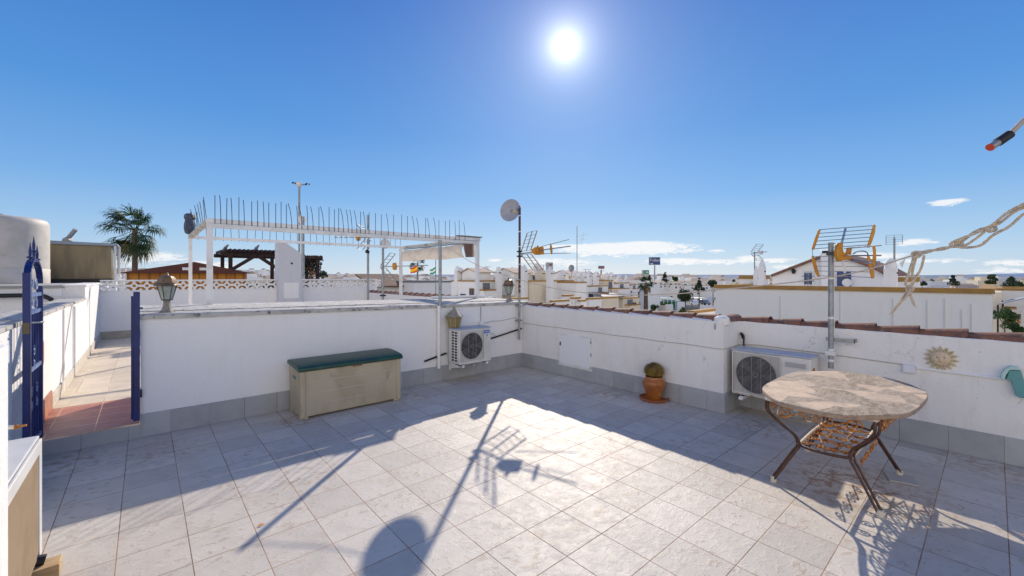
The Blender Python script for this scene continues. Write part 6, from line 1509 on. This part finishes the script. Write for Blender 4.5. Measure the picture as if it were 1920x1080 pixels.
# low clouds in front
CL = [(1165,466,125,11,1.1),(1205,460,60,8,1),(1075,463,70,5,.9),(1250,470,40,5,.7),(885,463,15,3.2,.9),(932,488,12,3,.7),(1105,478,22,3,.6),(1160,480,16,2.5,.6),(1270,490,55,6.5,.9),(1345,491,50,5,.8),(1290,470,14,4,.7),(1340,470,20,3,.6),(1400,487,26,8,.8),(1455,488,40,4.5,.7),(1545,470,18,4,.5),(1635,480,60,7,.7),(1775,379,34,5.5,.95),(1720,454,34,7,.8),(1700,490,60,5,.5),(1770,488,50,4,.5),(1890,493,40,7,.7),(1870,508,50,7,.6),(1500,500,70,5,.5),(1020,490,60,7,.6),(1075,493,45,8,.6),(290,481,60,11,.7),(210,492,60,9,.5),(395,497,60,9,.6),(130,470,60,8,.4)]
mx_ = None
nz1 = t.noise(t.scale(dv, (1,1,3.2)), 16, 6, .6); nz2 = t.noise(t.scale(dv, (1,1,4)), 60, 5, .65)
wob = t.math('MULTIPLY_ADD', t.math('SUBTRACT', nz1, .5), .05, 0); wobz = t.math('MULTIPLY', t.math('SUBTRACT', nz2, .5), .012)
azw = t.math('ADD', az, wob); elw = t.math('ADD', el, wobz)
for (u, v, hw, hh, st) in CL:
    a0 = YAW + math.atan((u-960)/F); cosr = math.cos(a0-YAW); e0 = math.atan((518-v)/F*cosr); wa = hw/F*cosr*cosr; wh = hh/F*cosr
    p = t.math('MULTIPLY', t.math('SUBTRACT', azw, a0), 1/wa); q = t.math('MULTIPLY', t.math('SUBTRACT', elw, e0), 1/wh)
    s = t.math('MULTIPLY_ADD', p, p, t.math('MULTIPLY', q, q)); s = t.math('MULTIPLY', t.math('SUBTRACT', 1, t.math('MULTIPLY', s, .6)), st)
    mx_ = s if mx_ is None else t.math('MAXIMUM', mx_, s)
cm = t.step(t.math('ADD', mx_, t.math('MULTIPLY', t.math('SUBTRACT', nz2, .56), 1.9)), .02, .62)
colr = t.mix(t.math('MULTIPLY', cm, .78), colr, CLOUDCOL)
# glare around the sun
def ex(k, wdt): return t.math('MULTIPLY', t.math('EXPONENT', t.math('MULTIPLY', ang, -1/math.radians(wdt))), k)
core = t.math('MULTIPLY', t.math('EXPONENT', t.math('MULTIPLY', t.math('MULTIPLY', ang, ang), -1/math.radians(GW)**2)), GL[0])
gl = t.math('ADD', t.math('ADD', core, ex(GL[1], GL[3])), ex(GL[2], 9))
gv = t.n('ShaderNodeVectorMath', operation='SCALE'); gv.inputs[0].default_value = (1, .99, .96); t.put(gv.inputs[3], gl)
ad = t.n('ShaderNodeVectorMath', operation='ADD'); t.put(ad.inputs[0], colr); t.put(ad.inputs[1], gv.outputs[0])
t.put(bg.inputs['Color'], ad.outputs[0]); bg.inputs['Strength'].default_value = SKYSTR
ld = bpy.data.lights.new('sun', 'SUN'); ld.energy = SUNE; ld.angle = math.radians(.53); ld.color = (1, .89, .74)
lo = bpy.data.objects.new('sun', ld); col.objects.link(lo); lo.rotation_euler = SUN.to_track_quat('Z', 'Y').to_euler(); lo.location = SUN*50
cd = bpy.data.cameras.new('camera'); co = bpy.data.objects.new('camera', cd); col.objects.link(co)
cd.sensor_width = 36; cd.lens = F/1920*36; cd.shift_y = -(540-HY)/1920; cd.clip_start = .02; cd.clip_end = 20000
co.location = CAM; co.rotation_euler = (PI/2, 0, -YAW); sc.camera = co
sc.view_settings.view_transform = 'Standard'; sc.view_settings.look = 'None'; sc.view_settings.exposure = 0; sc.view_settings.gamma = 1
sc.cycles.max_bounces = 8; sc.cycles.use_denoising = True; sc.cycles.sample_clamp_indirect = 6
sc.render.resolution_x = 1024; sc.render.resolution_y = 576
